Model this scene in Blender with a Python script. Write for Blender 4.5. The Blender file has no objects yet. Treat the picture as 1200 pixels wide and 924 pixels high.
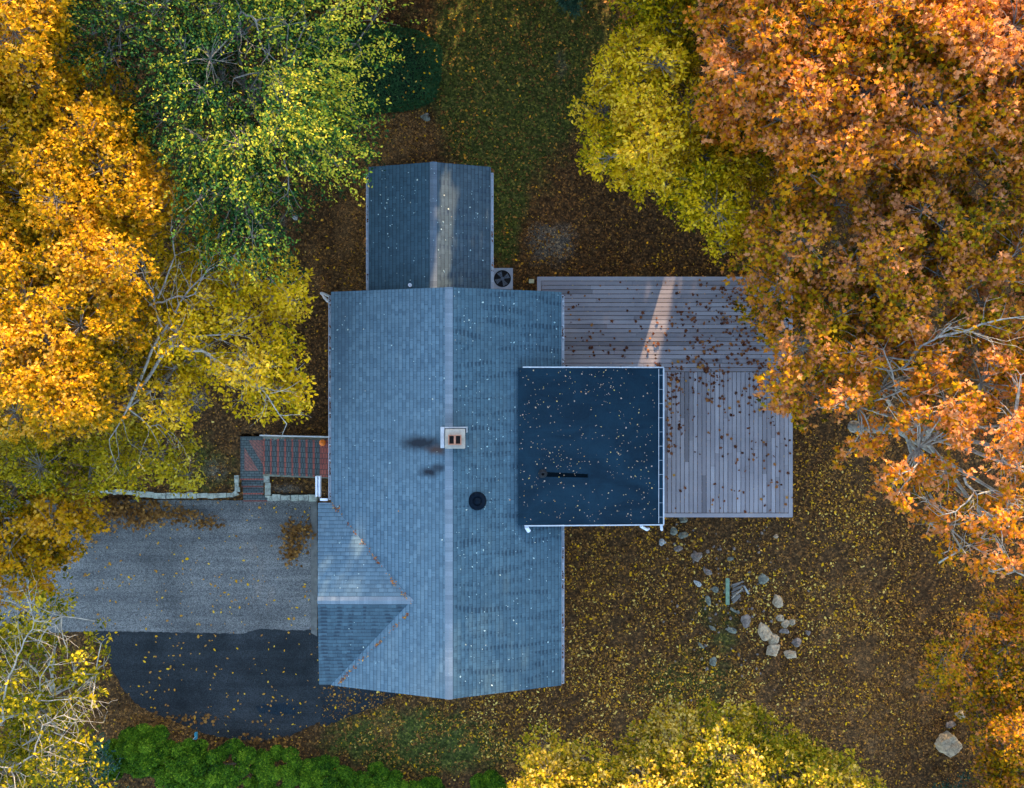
import bpy, math, random
import numpy as np
from mathutils import Vector, Matrix, noise as mnoise
R = math.radians
rng = np.random.default_rng(7)
random.seed(7)

# ------------------------------------------------------------------ camera, sky, sun, exposure
sc = bpy.context.scene
COL = sc.collection
CAM_Z, FOC = 35.0, 1039.0          # camera height (m), focal length in photo pixels (1200 wide)
cam = bpy.data.cameras.new('camera'); camo = bpy.data.objects.new('camera', cam); COL.objects.link(camo)
camo.location = (0, 0, CAM_Z); camo.rotation_euler = (0, 0, 0)
cam.sensor_width = 36; cam.lens = FOC / 1200 * 36; cam.clip_end = 3000
sc.camera = camo
SUN_EL, SUN_AZ = 15.0, 11.0
w = bpy.data.worlds.new('World'); sc.world = w; w.use_nodes = True
nt = w.node_tree; bg = nt.nodes['Background']
sky = nt.nodes.new('ShaderNodeTexSky'); sky.sky_type = 'NISHITA'; sky.sun_disc = False
sky.sun_elevation = R(SUN_EL); sky.sun_rotation = R(SUN_AZ); sky.altitude = 100
nt.links.new(sky.outputs[0], bg.inputs[0]); bg.inputs[1].default_value = 0.15
S = Vector((math.sin(R(SUN_AZ)) * math.cos(R(SUN_EL)), math.cos(R(SUN_AZ)) * math.cos(R(SUN_EL)), math.sin(R(SUN_EL))))
sl = bpy.data.lights.new('sun', 'SUN'); sl.energy = 2.9; sl.angle = R(0.5); sl.color = (1.0, 0.70, 0.42)
so = bpy.data.objects.new('sun', sl); COL.objects.link(so); so.rotation_euler = S.to_track_quat('Z', 'Y').to_euler()
so.location = (0, 40, 40)
vs = sc.view_settings
vs.view_transform = 'Standard'; vs.look = 'None'; vs.gamma = 1; vs.use_curve_mapping = False
vs.exposure = 2.75

# ------------------------------------------------------------------ helpers
def W(px, py, z):                  # where a photo pixel lies at height z (metres)
    d = (CAM_Z - z) / FOC
    return ((px - 600) * d, (462 - py) * d, z)
def V(px, py, z): return Vector(W(px, py, z))

def tag(o, label=None, cat=None, group=None, kind=None):
    if label: o['label'] = label
    if cat: o['category'] = cat
    if group: o['group'] = group
    if kind: o['kind'] = kind
    return o
def empty(name, loc, label, cat, group=None):
    o = bpy.data.objects.new(name, None); COL.objects.link(o); o.location = loc; o.empty_display_size = .3
    return tag(o, label, cat, group)
def link(name, me, mats, parent=None):
    o = bpy.data.objects.new(name, me); COL.objects.link(o)
    for m in (mats if isinstance(mats, (list, tuple)) else [mats]): me.materials.append(m)
    if parent:
        o.parent = parent
        off = parent.matrix_basis.translation if parent.parent is None else parent.parent.matrix_basis.translation
        if parent.parent is None: o.location = -off
    return o

class MB:
    """collects polygons in world coordinates"""
    def __init__(s): s.v = []; s.f = []; s.mi = []; s.uv = []
    def poly(s, pts, mi=0, uv=None):
        n = len(s.v); s.v += [tuple(p) for p in pts]; s.f.append(tuple(range(n, n + len(pts)))); s.mi.append(mi); s.uv.append(uv)
    def box(s, a, b, mi=0):
        x0, y0, z0 = a; x1, y1, z1 = b
        if x0 > x1: x0, x1 = x1, x0
        if y0 > y1: y0, y1 = y1, y0
        if z0 > z1: z0, z1 = z1, z0
        n = len(s.v)
        s.v += [(x0,y0,z0),(x1,y0,z0),(x1,y1,z0),(x0,y1,z0),(x0,y0,z1),(x1,y0,z1),(x1,y1,z1),(x0,y1,z1)]
        for q in ((0,3,2,1),(4,5,6,7),(0,1,5,4),(1,2,6,5),(2,3,7,6),(3,0,4,7)):
            s.f.append(tuple(n + i for i in q)); s.mi.append(mi); s.uv.append(None)
    def tube(s, pts, rad, sides=6, mi=0, cap=True):
        n = len(pts); base = len(s.v)
        P = [Vector(p) for p in pts]
        for i in range(n):
            t = (P[min(i + 1, n - 1)] - P[max(i - 1, 0)])
            if t.length < 1e-6: t = Vector((0, 0, 1))
            t.normalize()
            a = t.cross(Vector((0, 0, 1)) if abs(t.z) < .9 else Vector((1, 0, 0))).normalized(); b = t.cross(a)
            r = rad[i] if hasattr(rad, '__len__') else rad
            for k in range(sides):
                th = 2 * math.pi * k / sides
                q = P[i] + a * (r * math.cos(th)) + b * (r * math.sin(th)); s.v.append(tuple(q))
        for i in range(n - 1):
            for k in range(sides):
                k2 = (k + 1) % sides
                s.f.append((base + i*sides + k, base + i*sides + k2, base + (i+1)*sides + k2, base + (i+1)*sides + k)); s.mi.append(mi); s.uv.append(None)
        if cap:
            s.f.append(tuple(base + k for k in range(sides))); s.mi.append(mi); s.uv.append(None)
            s.f.append(tuple(base + (n-1)*sides + k for k in reversed(range(sides)))); s.mi.append(mi); s.uv.append(None)
    def lathe(s, c, prof, sides=24, mi=0):
        base = len(s.v)
        for r, z in prof:
            for k in range(sides):
                th = 2*math.pi*k/sides; s.v.append((c[0] + r*math.cos(th), c[1] + r*math.sin(th), c[2] + z))
        for i in range(len(prof) - 1):
            for k in range(sides):
                k2 = (k + 1) % sides
                s.f.append((base+i*sides+k, base+i*sides+k2, base+(i+1)*sides+k2, base+(i+1)*sides+k)); s.mi.append(mi); s.uv.append(None)
        s.f.append(tuple(base + (len(prof)-1)*sides + k for k in range(sides))); s.mi.append(mi); s.uv.append(None)
    def build(s, name, mats, parent=None, smooth=False, bevel=0):
        me = bpy.data.meshes.new(name); me.from_pydata(s.v, [], s.f)
        me.polygons.foreach_set('material_index', s.mi)
        if any(u is not None for u in s.uv):
            ul = me.uv_layers.new(name='UVMap'); k = 0
            for f, u in zip(s.f, s.uv):
                for j in range(len(f)):
                    ul.data[k].uv = u[j] if u is not None else (0, 0); k += 1
        if smooth: me.polygons.foreach_set('use_smooth', [True] * len(me.polygons))
        me.update()
        o = link(name, me, mats, parent)
        if bevel:
            b = o.modifiers.new('bevel', 'BEVEL'); b.width = bevel; b.segments = 2; b.limit_method = 'ANGLE'
        return o

def fast_mesh(name, verts, nper, counts, tint=None, extra=None):
    """verts (N*nper,3): N separate polygons of nper corners"""
    me = bpy.data.meshes.new(name)
    nv = len(verts); nf = nv // nper
    me.vertices.add(nv); me.vertices.foreach_set('co', np.ascontiguousarray(verts, dtype=np.float32).ravel())
    me.loops.add(nv); me.loops.foreach_set('vertex_index', np.arange(nv, dtype=np.int32))
    me.polygons.add(nf); me.polygons.foreach_set('loop_start', np.arange(0, nv, nper, dtype=np.int32))
    try: me.polygons.foreach_set('loop_total', np.full(nf, nper, dtype=np.int32))
    except Exception: pass
    if tint is not None:
        a = me.attributes.new('tint', 'FLOAT', 'FACE'); a.data.foreach_set('value', np.ascontiguousarray(tint, dtype=np.float32))
    me.update(calc_edges=True)
    return me

# ------------------------------------------------------------------ materials
def newmat(name):
    m = bpy.data.materials.new(name); m.use_nodes = True; t = m.node_tree
    return m, t, t.nodes['Principled BSDF'], t.nodes['Material Output']
def N(t, typ, **kw):
    n = t.nodes.new(typ)
    for k, v in kw.items():
        if k in ('operation', 'blend_type', 'data_type', 'attribute_name', 'noise_dimensions', 'feature', 'distance', 'bands_direction', 'wave_type'): setattr(n, k, v)
        else: n.inputs[k].default_value = v
    return n
def ramp(t, stops, src):
    r = t.nodes.new('ShaderNodeValToRGB'); e = r.color_ramp.elements
    while len(e) < len(stops): e.new(0.5)
    for i, (p, c) in enumerate(stops):
        e[i].position = p; e[i].color = (*c, 1) if len(c) == 3 else c
    t.links.new(src, r.inputs[0]); return r
def mixc(t, f, a, b, mode='MIX'):
    n = t.nodes.new('ShaderNodeMix'); n.data_type = 'RGBA'; n.blend_type = mode
    for s, v in ((n.inputs[0], f), (n.inputs[6], a), (n.inputs[7], b)):
        if hasattr(v, 'links'): t.links.new(v, s)
        elif hasattr(v, '__len__'): s.default_value = (*v, 1) if len(v) == 3 else v
        else: s.default_value = v
    return n.outputs[2]
def coord(t, which='Object'):
    return t.nodes.new('ShaderNodeTexCoord').outputs[which]
def noise(t, vec, scale, detail=4, rough=.55, dist=0):
    n = t.nodes.new('ShaderNodeTexNoise'); n.inputs['Scale'].default_value = scale; n.inputs['Detail'].default_value = detail
    n.inputs['Roughness'].default_value = rough; n.inputs['Distortion'].default_value = dist
    t.links.new(vec, n.inputs['Vector']); return n.outputs['Fac']
def mapping(t, vec, scale=(1,1,1), rot=(0,0,0), loc=(0,0,0)):
    m = t.nodes.new('ShaderNodeMapping'); m.inputs['Scale'].default_value = scale; m.inputs['Rotation'].default_value = rot
    m.inputs['Location'].default_value = loc; t.links.new(vec, m.inputs['Vector']); return m.outputs[0]
def bump(t, h, p, strength=.5, dist=.02):
    b = t.nodes.new('ShaderNodeBump'); b.inputs['Strength'].default_value = strength; b.inputs['Distance'].default_value = dist
    t.links.new(h, b.inputs['Height']); t.links.new(b.outputs[0], p.inputs['Normal'])
def plain(name, col, rough=.7, var=.25, scale=6, metal=0, bmp=.15, spec=.4):
    m, t, p, o = newmat(name); c = coord(t); n = noise(t, c, scale, 6, .65)
    lo = tuple(x * (1 - var) for x in col); hi = tuple(min(1, x * (1 + var)) for x in col)
    t.links.new(ramp(t, [(.3, lo), (.7, hi)], n).outputs[0], p.inputs['Base Color'])
    p.inputs['Roughness'].default_value = rough; p.inputs['Metallic'].default_value = metal
    p.inputs['Specular IOR Level'].default_value = spec
    if bmp: bump(t, noise(t, c, scale * 8, 4), p, bmp, .01)
    return m

def leafmat(name, stops, trans=.35, spec=.25):
    m, t, p, o = newmat(name)
    a = t.nodes.new('ShaderNodeAttribute'); a.attribute_name = 'tint'
    c = ramp(t, stops, a.outputs['Fac'])
    p.inputs['Roughness'].default_value = .6; p.inputs['Specular IOR Level'].default_value = spec*.35
    t.links.new(c.outputs[0], p.inputs['Base Color'])
    tr = t.nodes.new('ShaderNodeBsdfTranslucent'); t.links.new(c.outputs[0], tr.inputs[0])
    mx = t.nodes.new('ShaderNodeMixShader'); mx.inputs[0].default_value = trans
    t.links.new(p.outputs[0], mx.inputs[1]); t.links.new(tr.outputs[0], mx.inputs[2]); t.links.new(mx.outputs[0], o.inputs[0])
    return m

def shingle(name, a, b, mortar, bw=.30, bh=.135, streak=(0,0,0), sstr=0., spots=None, lightcol=None):
    m, t, p, o = newmat(name); uv = coord(t, 'UV'); oc = coord(t)
    br = t.nodes.new('ShaderNodeTexBrick'); t.links.new(uv, br.inputs['Vector'])
    br.inputs['Scale'].default_value = 1; br.inputs['Brick Width'].default_value = bw; br.inputs['Row Height'].default_value = bh
    br.inputs['Mortar Size'].default_value = .006; br.inputs['Mortar Smooth'].default_value = .3; br.inputs['Bias'].default_value = 0
    br.inputs['Color1'].default_value = (*a, 1); br.inputs['Color2'].default_value = (*b, 1); br.inputs['Mortar'].default_value = (*mortar, 1)
    n1 = noise(t, oc, .5, 5, .6)
    col = mixc(t, ramp(t, [(.38, (0,0,0)), (.66, (1,1,1))], n1).outputs[0], br.outputs['Color'], tuple(.78*x for x in a) , 'MIX')
    col = mixc(t, .7, br.outputs['Color'], col)
    b2 = t.nodes.new('ShaderNodeTexBrick'); t.links.new(mapping(t, uv, loc=(.11,0,0)), b2.inputs['Vector']); b2.inputs['Scale'].default_value = 1
    b2.inputs['Brick Width'].default_value = bw*.53; b2.inputs['Row Height'].default_value = bh; b2.inputs['Mortar Size'].default_value = .003
    b2.inputs['Color1'].default_value = (.62,.66,.70,1); b2.inputs['Color2'].default_value = (1.25,1.22,1.2,1); b2.inputs['Mortar'].default_value = (.6,.6,.6,1)
    col = mixc(t, .55, col, b2.outputs['Color'], 'MULTIPLY')
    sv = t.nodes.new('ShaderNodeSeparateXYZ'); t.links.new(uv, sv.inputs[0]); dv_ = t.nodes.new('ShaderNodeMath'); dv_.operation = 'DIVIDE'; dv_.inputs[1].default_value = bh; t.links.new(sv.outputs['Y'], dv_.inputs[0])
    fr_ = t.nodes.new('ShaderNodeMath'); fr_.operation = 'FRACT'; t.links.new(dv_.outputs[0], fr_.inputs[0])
    if bh < .3: col = mixc(t, .7, col, ramp(t, [(0,(.35,.4,.45)),(.22,(.95,.95,.95)),(.9,(1.12,1.12,1.12)),(1,(.5,.55,.6))], fr_.outputs[0]).outputs[0], 'MULTIPLY')  # sawtooth shading of the course overlaps, painted into the colour
    # rippled dark shingles: darker dashes along the courses, in patches
    if sstr > 0:
        v = mapping(t, uv, (1.6, .35, 1)); n2 = noise(t, v, 2.2, 3, .5, .6)
        v3 = mapping(t, uv, (7.0, 2.0, 1)); n3 = noise(t, v3, 1.0, 2, .5)
        f = t.nodes.new('ShaderNodeMath'); f.operation = 'MULTIPLY'
        wv = t.nodes.new('ShaderNodeTexWave'); wv.wave_type = 'BANDS'; wv.bands_direction = 'X'; wv.inputs['Scale'].default_value = .72; wv.inputs['Distortion'].default_value = 7; wv.inputs['Detail'].default_value = 2; wv.inputs['Detail Scale'].default_value = .8
        t.links.new(mapping(t, uv, (1,.6,1)), wv.inputs['Vector'])
        t.links.new(ramp(t, [(.45, (0,0,0)), (.60, (1,1,1))], n2).outputs[0], f.inputs[0]); t.links.new(ramp(t, [(.35, (0,0,0)), (.75, (1,1,1))], wv.outputs['Fac']).outputs[0], f.inputs[1])
        gf_ = t.nodes.new('ShaderNodeMath'); gf_.operation = 'MULTIPLY'; t.links.new(f.outputs[0], gf_.inputs[0])
        t.links.new(ramp(t, [(0,(1,1,1)),(.45,(.8,.8,.8)),(.6,(.15,.15,.15)),(1,(.1,.1,.1))], fr_.outputs[0]).outputs[0], gf_.inputs[1]); f = gf_
        f2 = t.nodes.new('ShaderNodeMath'); f2.operation = 'MULTIPLY'; f2.inputs[1].default_value = sstr; t.links.new(f.outputs[0], f2.inputs[0])
        col = mixc(t, f2.outputs[0], col, streak)
    if spots:                                  # painted shadow smudges and stains with a place of their own
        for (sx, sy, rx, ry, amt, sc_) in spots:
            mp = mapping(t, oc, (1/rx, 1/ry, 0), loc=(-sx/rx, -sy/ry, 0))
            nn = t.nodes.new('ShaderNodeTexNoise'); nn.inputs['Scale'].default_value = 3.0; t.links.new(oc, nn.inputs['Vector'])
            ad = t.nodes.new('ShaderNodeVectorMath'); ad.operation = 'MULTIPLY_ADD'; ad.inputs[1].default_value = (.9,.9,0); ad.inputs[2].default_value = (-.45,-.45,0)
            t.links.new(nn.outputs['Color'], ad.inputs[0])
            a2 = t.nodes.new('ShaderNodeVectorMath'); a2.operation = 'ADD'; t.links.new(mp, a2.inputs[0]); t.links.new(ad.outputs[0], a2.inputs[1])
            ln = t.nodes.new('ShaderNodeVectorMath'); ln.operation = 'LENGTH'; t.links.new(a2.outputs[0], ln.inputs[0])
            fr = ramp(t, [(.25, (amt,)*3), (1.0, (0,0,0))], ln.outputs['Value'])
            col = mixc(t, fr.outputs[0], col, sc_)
    fine = noise(t, oc, 55, 3, .7)
    col = mixc(t, .55, col, ramp(t, [(.3, (.55,.55,.55)), (.72, (1.25,1.25,1.25))], fine).outputs[0], 'MULTIPLY')
    t.links.new(col, p.inputs['Base Color']); p.inputs['Roughness'].default_value = .8; p.inputs['Specular IOR Level'].default_value = .35
    bump(t, br.outputs['Fac'], p, -.5, .012) if False else bump(t, fine, p, .35, .01)
    return m

M = {}
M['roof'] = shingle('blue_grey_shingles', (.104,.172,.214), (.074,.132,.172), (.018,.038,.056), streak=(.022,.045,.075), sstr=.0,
    spots=[(-3.05,-1.65,1.0,.34,1.0,(.006,.011,.018)), (-2.5,-1.87,.5,.22,.9,(.05,.022,.014)), (-2.75,-2.62,.45,.22,1.0,(.006,.010,.018)), (-2.45,-2.45,.3,.2,.8,(.008,.012,.02)), (-5.9,2.0,.5,3.2,.5,(.03,.06,.09)), (-1.7,-1.9,.5,.35,.6,(.02,.035,.055))])  # chimney shadow smudges painted in, with a rust stain and darker eave
M['roof_right'] = shingle('weathered_blue_shingles', (.060,.118,.148), (.040,.088,.116), (.012,.032,.048), streak=(.006,.022,.040), sstr=.8)  # shading of the right slope painted in as darker, rippled shingles
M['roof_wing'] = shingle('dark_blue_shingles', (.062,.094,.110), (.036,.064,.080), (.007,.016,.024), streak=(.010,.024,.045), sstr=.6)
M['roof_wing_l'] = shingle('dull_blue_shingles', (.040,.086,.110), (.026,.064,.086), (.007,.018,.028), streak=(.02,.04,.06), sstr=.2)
M['roof_garage_low'] = shingle('stained_blue_shingles', (.055,.105,.135), (.020,.050,.074), (.006,.018,.030), streak=(.008,.020,.036), sstr=.85)  # shade of the slope turned from the light, put into the colour
M['ridge'] = shingle('ridge_shingles', (.170,.215,.250), (.145,.190,.225), (.10,.14,.17), bw=.3, bh=.6)
M['ridge_wing'] = shingle('dull_ridge_shingles', (.120,.150,.180), (.095,.128,.155), (.06,.08,.11), bw=.3, bh=.6)
M['trim'] = plain('white_trim', (.72,.74,.78), .5, .12, 4)
M['fascia'] = plain('blue_painted_fascia', (.16,.26,.42), .6, .15, 4)
M['siding'] = None
M['alu'] = plain('aluminium_gutter', (.40,.42,.44), .45, .2, 9)
M['dark'] = plain('black_metal', (.006,.009,.013), .7, .3, 8)
M['concrete'] = plain('pale_concrete', (.30,.27,.22), .9, .3, 5, bmp=.4)
M['flue'] = plain('terracotta_flue', (.33,.15,.09), .85, .25, 8)
M['soot'] = plain('soot', (.01,.008,.007), .95, .2, 8)
M['steel'] = plain('grey_painted_steel', (.30,.32,.36), .5, .15, 5)
M['wood'] = plain('weathered_timber', (.16,.14,.12), .85, .35, 5, bmp=.3)
M['glass'] = plain('dark_window_glass', (.02,.03,.04), .08, .1, 1, bmp=0, spec=.7)

def siding():
    m, t, p, o = newmat('pale_clapboard'); c = coord(t)
    wv = t.nodes.new('ShaderNodeTexWave'); wv.wave_type = 'BANDS'; wv.bands_direction = 'Z'; wv.wave_profile = 'SAW'; wv.inputs['Scale'].default_value = 2.6
    t.links.new(c, wv.inputs['Vector'])
    t.links.new(mixc(t, noise(t, c, 2), (.50,.52,.54), (.62,.63,.64)), p.inputs['Base Color']); p.inputs['Roughness'].default_value = .7
    bump(t, wv.outputs['Fac'], p, .6, .02); return m
M['siding'] = siding()

def flatroof():
    m, t, p, o = newmat('black_roll_roofing'); c = coord(t)
    n = noise(t, mapping(t, c, (.7, 1.3, 1)), .9, 6, .65, .8); n2 = noise(t, c, 70, 3, .7)
    col = ramp(t, [(.3, (.0022,.012,.022)), (.7, (.0060,.026,.043))], n).outputs[0]
    col = mixc(t, .5, col, ramp(t, [(.3, (.6,.6,.6)), (.7, (1.4,1.4,1.4))], n2).outputs[0], 'MULTIPLY')
    # seam lines of the sheets
    br = t.nodes.new('ShaderNodeTexBrick'); br.offset = 0; t.links.new(mapping(t, c, loc=(-.05, .3, 0)), br.inputs['Vector']); br.inputs['Scale'].default_value = 1
    br.inputs['Brick Width'].default_value = 2.6; br.inputs['Row Height'].default_value = .93; br.inputs['Mortar Size'].default_value = .010
    br.inputs['Color1'].default_value = br.inputs['Color2'].default_value = (1,1,1,1); br.inputs['Mortar'].default_value = (1.35,1.3,1.3,1)
    col = mixc(t, .55, col, br.outputs['Color'], 'MULTIPLY')
    t.links.new(col, p.inputs['Base Color']); p.inputs['Roughness'].default_value = .85; p.inputs['Specular IOR Level'].default_value = .15
    bump(t, n2, p, .4, .008); return m
M['flat'] = flatroof()

def asphalt(name, lo, hi, speck=1.6, sc_=.35):
    m, t, p, o = newmat(name); c = coord(t)
    n = noise(t, c, sc_, 6, .6, .3); g = noise(t, c, 28, 4, .8); g2 = noise(t, c, 9, 5, .7)
    col = ramp(t, [(.32, lo), (.68, hi)], n).outputs[0]
    col = mixc(t, .8, col, ramp(t, [(.40, (.30,.30,.32)), (.60, (speck*1.25,)*3)], g).outputs[0], 'MULTIPLY')
    col = mixc(t, .5, col, ramp(t, [(.35, (.6,.6,.6)), (.65, (1.3,1.3,1.3))], g2).outputs[0], 'MULTIPLY')
    tyre = noise(t, mapping(t, c, (.10, 1.7, 1), rot=(0,0,.05)), 1.6, 4, .6, .4)
    col = mixc(t, .55, col, ramp(t, [(.38,(.62,.64,.68)),(.6,(1.2,1.2,1.2))], tyre).outputs[0], 'MULTIPLY')
    vc = t.nodes.new('ShaderNodeTexVoronoi'); vc.feature = 'DISTANCE_TO_EDGE'; vc.inputs['Scale'].default_value = .28
    nv = t.nodes.new('ShaderNodeTexNoise'); nv.inputs['Scale'].default_value = 1.3; nv.inputs['Detail'].default_value = 6; t.links.new(c, nv.inputs['Vector'])
    t.links.new(mixc(t, .13, c, nv.outputs['Color']), vc.inputs['Vector'])
    col = mixc(t, ramp(t, [(.0,(.2,.2,.2)),(.0018,(0,0,0))], vc.outputs['Distance']).outputs[0], col, tuple(x*.35 for x in lo))
    t.links.new(col, p.inputs['Base Color']); p.inputs['Roughness'].default_value = .9; p.inputs['Specular IOR Level'].default_value = .25
    bump(t, g, p, .5, .01); return m
M['asphalt_old'] = asphalt('worn_asphalt', (.085,.082,.075), (.165,.155,.138))
M['asphalt_new'] = asphalt('dark_asphalt', (.010,.013,.014), (.030,.034,.036), 1.5, .5)
M['asphalt_side'] = asphalt('dull_dark_asphalt', (.009,.014,.017), (.019,.025,.029), 1.5, .5)
M['patch'] = asphalt('damp_patch', (.006,.016,.024), (.012,.024,.034), 1.3, 1)

def ground_mat():
    m, t, p, o = newmat('leafy_ground'); c = coord(t)
    a = t.nodes.new('ShaderNodeAttribute'); a.attribute_name = 'cover'     # r grass, g pale gravel/dust, b leaf mould
    sep = t.nodes.new('ShaderNodeSeparateColor'); t.links.new(a.outputs['Color'], sep.inputs[0])
    n1 = noise(t, c, 1.1, 6, .7); n2 = noise(t, c, 7, 6, .75); n3 = noise(t, c, 32, 4, .75)
    soil = ramp(t, [(.3, (.026,.014,.007)), (.52, (.095,.052,.022)), (.72, (.25,.145,.060))], n2).outputs[0]
    grass = ramp(t, [(.3, (.018,.030,.007)), (.5, (.060,.080,.016)), (.72, (.19,.175,.055))], n2).outputs[0]
    gravel = ramp(t, [(.3, (.04,.033,.026)), (.5, (.13,.112,.092)), (.72, (.34,.30,.24))], n3).outputs[0]
    mould = ramp(t, [(.3, (.05,.026,.010)), (.5, (.18,.100,.042)), (.72, (.36,.21,.09))], n3).outputs[0]
    vo = t.nodes.new('ShaderNodeTexVoronoi'); vo.inputs['Scale'].default_value = 15; t.links.new(mapping(t, c, (1,1,.2)), vo.inputs['Vector'])
    vs_ = t.nodes.new('ShaderNodeSeparateColor'); t.links.new(vo.outputs['Color'], vs_.inputs[0])
    chips = ramp(t, [(.0,(.35,.32,.30)),(.5,(.75,.72,.70)),(.8,(1.3,1.15,.95)),(.93,(2.4,1.9,1.2))], vs_.outputs[0]).outputs[0]
    def msk(ch, lo=.35, hi=.65):
        ad = t.nodes.new('ShaderNodeMath'); ad.operation = 'ADD'; t.links.new(sep.outputs[ch], ad.inputs[0])
        sb = t.nodes.new('ShaderNodeMath'); sb.operation = 'MULTIPLY_ADD'; sb.inputs[1].default_value = 1.1; sb.inputs[2].default_value = -.55
        t.links.new(n1, sb.inputs[0]); t.links.new(sb.outputs[0], ad.inputs[1])
        s2 = t.nodes.new('ShaderNodeMath'); s2.operation = 'MULTIPLY_ADD'; s2.inputs[1].default_value = .5; s2.inputs[2].default_value = -.25
        t.links.new(n3, s2.inputs[0]); a3 = t.nodes.new('ShaderNodeMath'); a3.operation = 'ADD'
        t.links.new(ad.outputs[0], a3.inputs[0]); t.links.new(s2.outputs[0], a3.inputs[1])
        return ramp(t, [(lo, (0,0,0)), (hi, (1,1,1))], a3.outputs[0]).outputs[0]
    col = mixc(t, msk(0), soil, grass); col = mixc(t, msk(2), col, mould); col = mixc(t, msk(1), col, gravel)
    col = mixc(t, .6, col, ramp(t, [(.35, (.5,.5,.5)), (.66, (1.45,1.4,1.3))], n3).outputs[0], 'MULTIPLY')
    col = mixc(t, .8, col, chips, 'MULTIPLY')
    t.links.new(col, p.inputs['Base Color']); p.inputs['Roughness'].default_value = .95; p.inputs['Specular IOR Level'].default_value = .1
    bump(t, n3, p, .9, .05); return m
M['ground'] = ground_mat()

def brick(name, c1, c2, mo, bw, bh, ms=.01, uv=False, rot=0):
    m, t, p, o = newmat(name); c = mapping(t, coord(t), rot=(0,0,rot))
    br = t.nodes.new('ShaderNodeTexBrick'); t.links.new(c, br.inputs['Vector']); br.inputs['Scale'].default_value = 1
    br.inputs['Brick Width'].default_value = bw; br.inputs['Row Height'].default_value = bh; br.inputs['Mortar Size'].default_value = ms
    for k, v in (('Color1', c1), ('Color2', c2), ('Mortar', mo)): br.inputs[k].default_value = (*v, 1)
    col = mixc(t, .7, br.outputs['Color'], ramp(t, [(.3, (.6,.6,.6)), (.7, (1.3,1.3,1.3))], noise(t, coord(t), 14, 5, .7)).outputs[0], 'MULTIPLY')
    t.links.new(col, p.inputs['Base Color']); p.inputs['Roughness'].default_value = .85
    bump(t, br.outputs['Fac'], p, .4, -.01); return m
M['paver'] = brick('grey_green_paver', (.10,.125,.115), (.068,.088,.086), (.02,.025,.025), .2, .1)
M['paver_side'] = brick('grey_green_paver_across', (.10,.125,.115), (.068,.088,.086), (.02,.025,.025), .1, .2)
M['redbrick'] = brick('red_brick_nosing', (.38,.095,.060), (.28,.070,.050), (.06,.04,.035), .1, .2)
M['herring'] = brick('herringbone_brick', (.30,.12,.085), (.23,.085,.065), (.10,.07,.06), .2, .1, .012, rot=R(45))
M['chimbrick'] = brick('chimney_brick', (.20,.09,.07), (.15,.07,.055), (.25,.23,.21), .2, .075)

def stone_mat(name, c, lichen=(.3,.36,.25)):
    m, t, p, o = newmat(name); oc = coord(t)
    n = noise(t, oc, 6, 8, .75, .5); n2 = noise(t, oc, 9, 5, .7)
    col = ramp(t, [(.36, tuple(x*.30 for x in c)), (.5, tuple(x*.8 for x in c)), (.66, tuple(x*1.2 for x in c))], n).outputs[0]
    col = mixc(t, ramp(t, [(.52, (0,0,0)), (.66, (.6,.6,.6))], n2).outputs[0], col, lichen)
    t.links.new(col, p.inputs['Base Color']); p.inputs['Roughness'].default_value = .9; bump(t, n, p, .7, .05); return m
M['stone_tan'] = stone_mat('tan_stone', (.40,.30,.19), (.36,.30,.20))
M['stone_blue'] = stone_mat('blue_grey_stone', (.17,.17,.13), (.27,.29,.22))
M['stone_grey'] = stone_mat('grey_stone', (.21,.16,.13), (.28,.24,.20))
M['stone_white'] = stone_mat('white_stone', (.40,.40,.38), (.46,.47,.44))
M['stone_wall'] = stone_mat('lichened_wall_stone', (.40,.40,.32), (.40,.48,.33))
M['teal_wood'] = plain('mossy_plank', (.16,.24,.15), .8, .35, 9)

def bark(name, c, d):
    m, t, p, o = newmat(name); oc = coord(t); n = noise(t, mapping(t, oc, (1,1,.6)), 6, 6, .7)
    t.links.new(ramp(t, [(.35, d), (.6, c)], n).outputs[0], p.inputs['Base Color']); p.inputs['Roughness'].default_value = .9
    bump(t, n, p, .5, .02); return m
M['bark_pale'] = bark('pale_bark', (.36,.33,.27), (.13,.11,.09))
M['bark_grey'] = bark('grey_bark', (.20,.18,.15), (.07,.06,.05))
M['bark_brown'] = bark('brown_bark', (.12,.085,.06), (.04,.03,.02))

GOLD = [(0,(.07,.055,.002)),(.2,(.25,.16,.002)),(.45,(.48,.26,.002)),(.75,(.62,.28,.004)),(1,(.70,.38,.05))]
YEL  = [(0,(.06,.075,.002)),(.25,(.28,.22,.002)),(.5,(.54,.35,.003)),(.75,(.70,.43,.005)),(1,(.78,.50,.04))]
YGRN = [(0,(.040,.060,.003)),(.3,(.15,.14,.003)),(.6,(.36,.26,.004)),(.85,(.46,.32,.008)),(1,(.50,.38,.04))]
OLIVE= [(0,(.05,.065,.003)),(.25,(.16,.16,.005)),(.5,(.36,.27,.008)),(.75,(.54,.33,.018)),(1,(.58,.42,.10))]
ORG  = [(0,(.05,.040,.002)),(.2,(.30,.19,.002)),(.38,(.55,.24,.002)),(.58,(.60,.18,.004)),(.8,(.54,.18,.045)),(1,(.62,.25,.09))]
ORG2 = [(0,(.045,.040,.002)),(.22,(.26,.18,.002)),(.42,(.50,.25,.002)),(.58,(.54,.19,.004)),(.8,(.46,.16,.045)),(1,(.56,.23,.09))]
GREEN= [(0,(.006,.030,.008)),(.3,(.028,.095,.022)),(.5,(.085,.19,.030)),(.68,(.36,.38,.018)),(1,(.72,.55,.05))]
SHRUB= [(0,(.005,.020,.002)),(.4,(.026,.080,.004)),(.8,(.10,.20,.008)),(1,(.20,.30,.015))]
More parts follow.
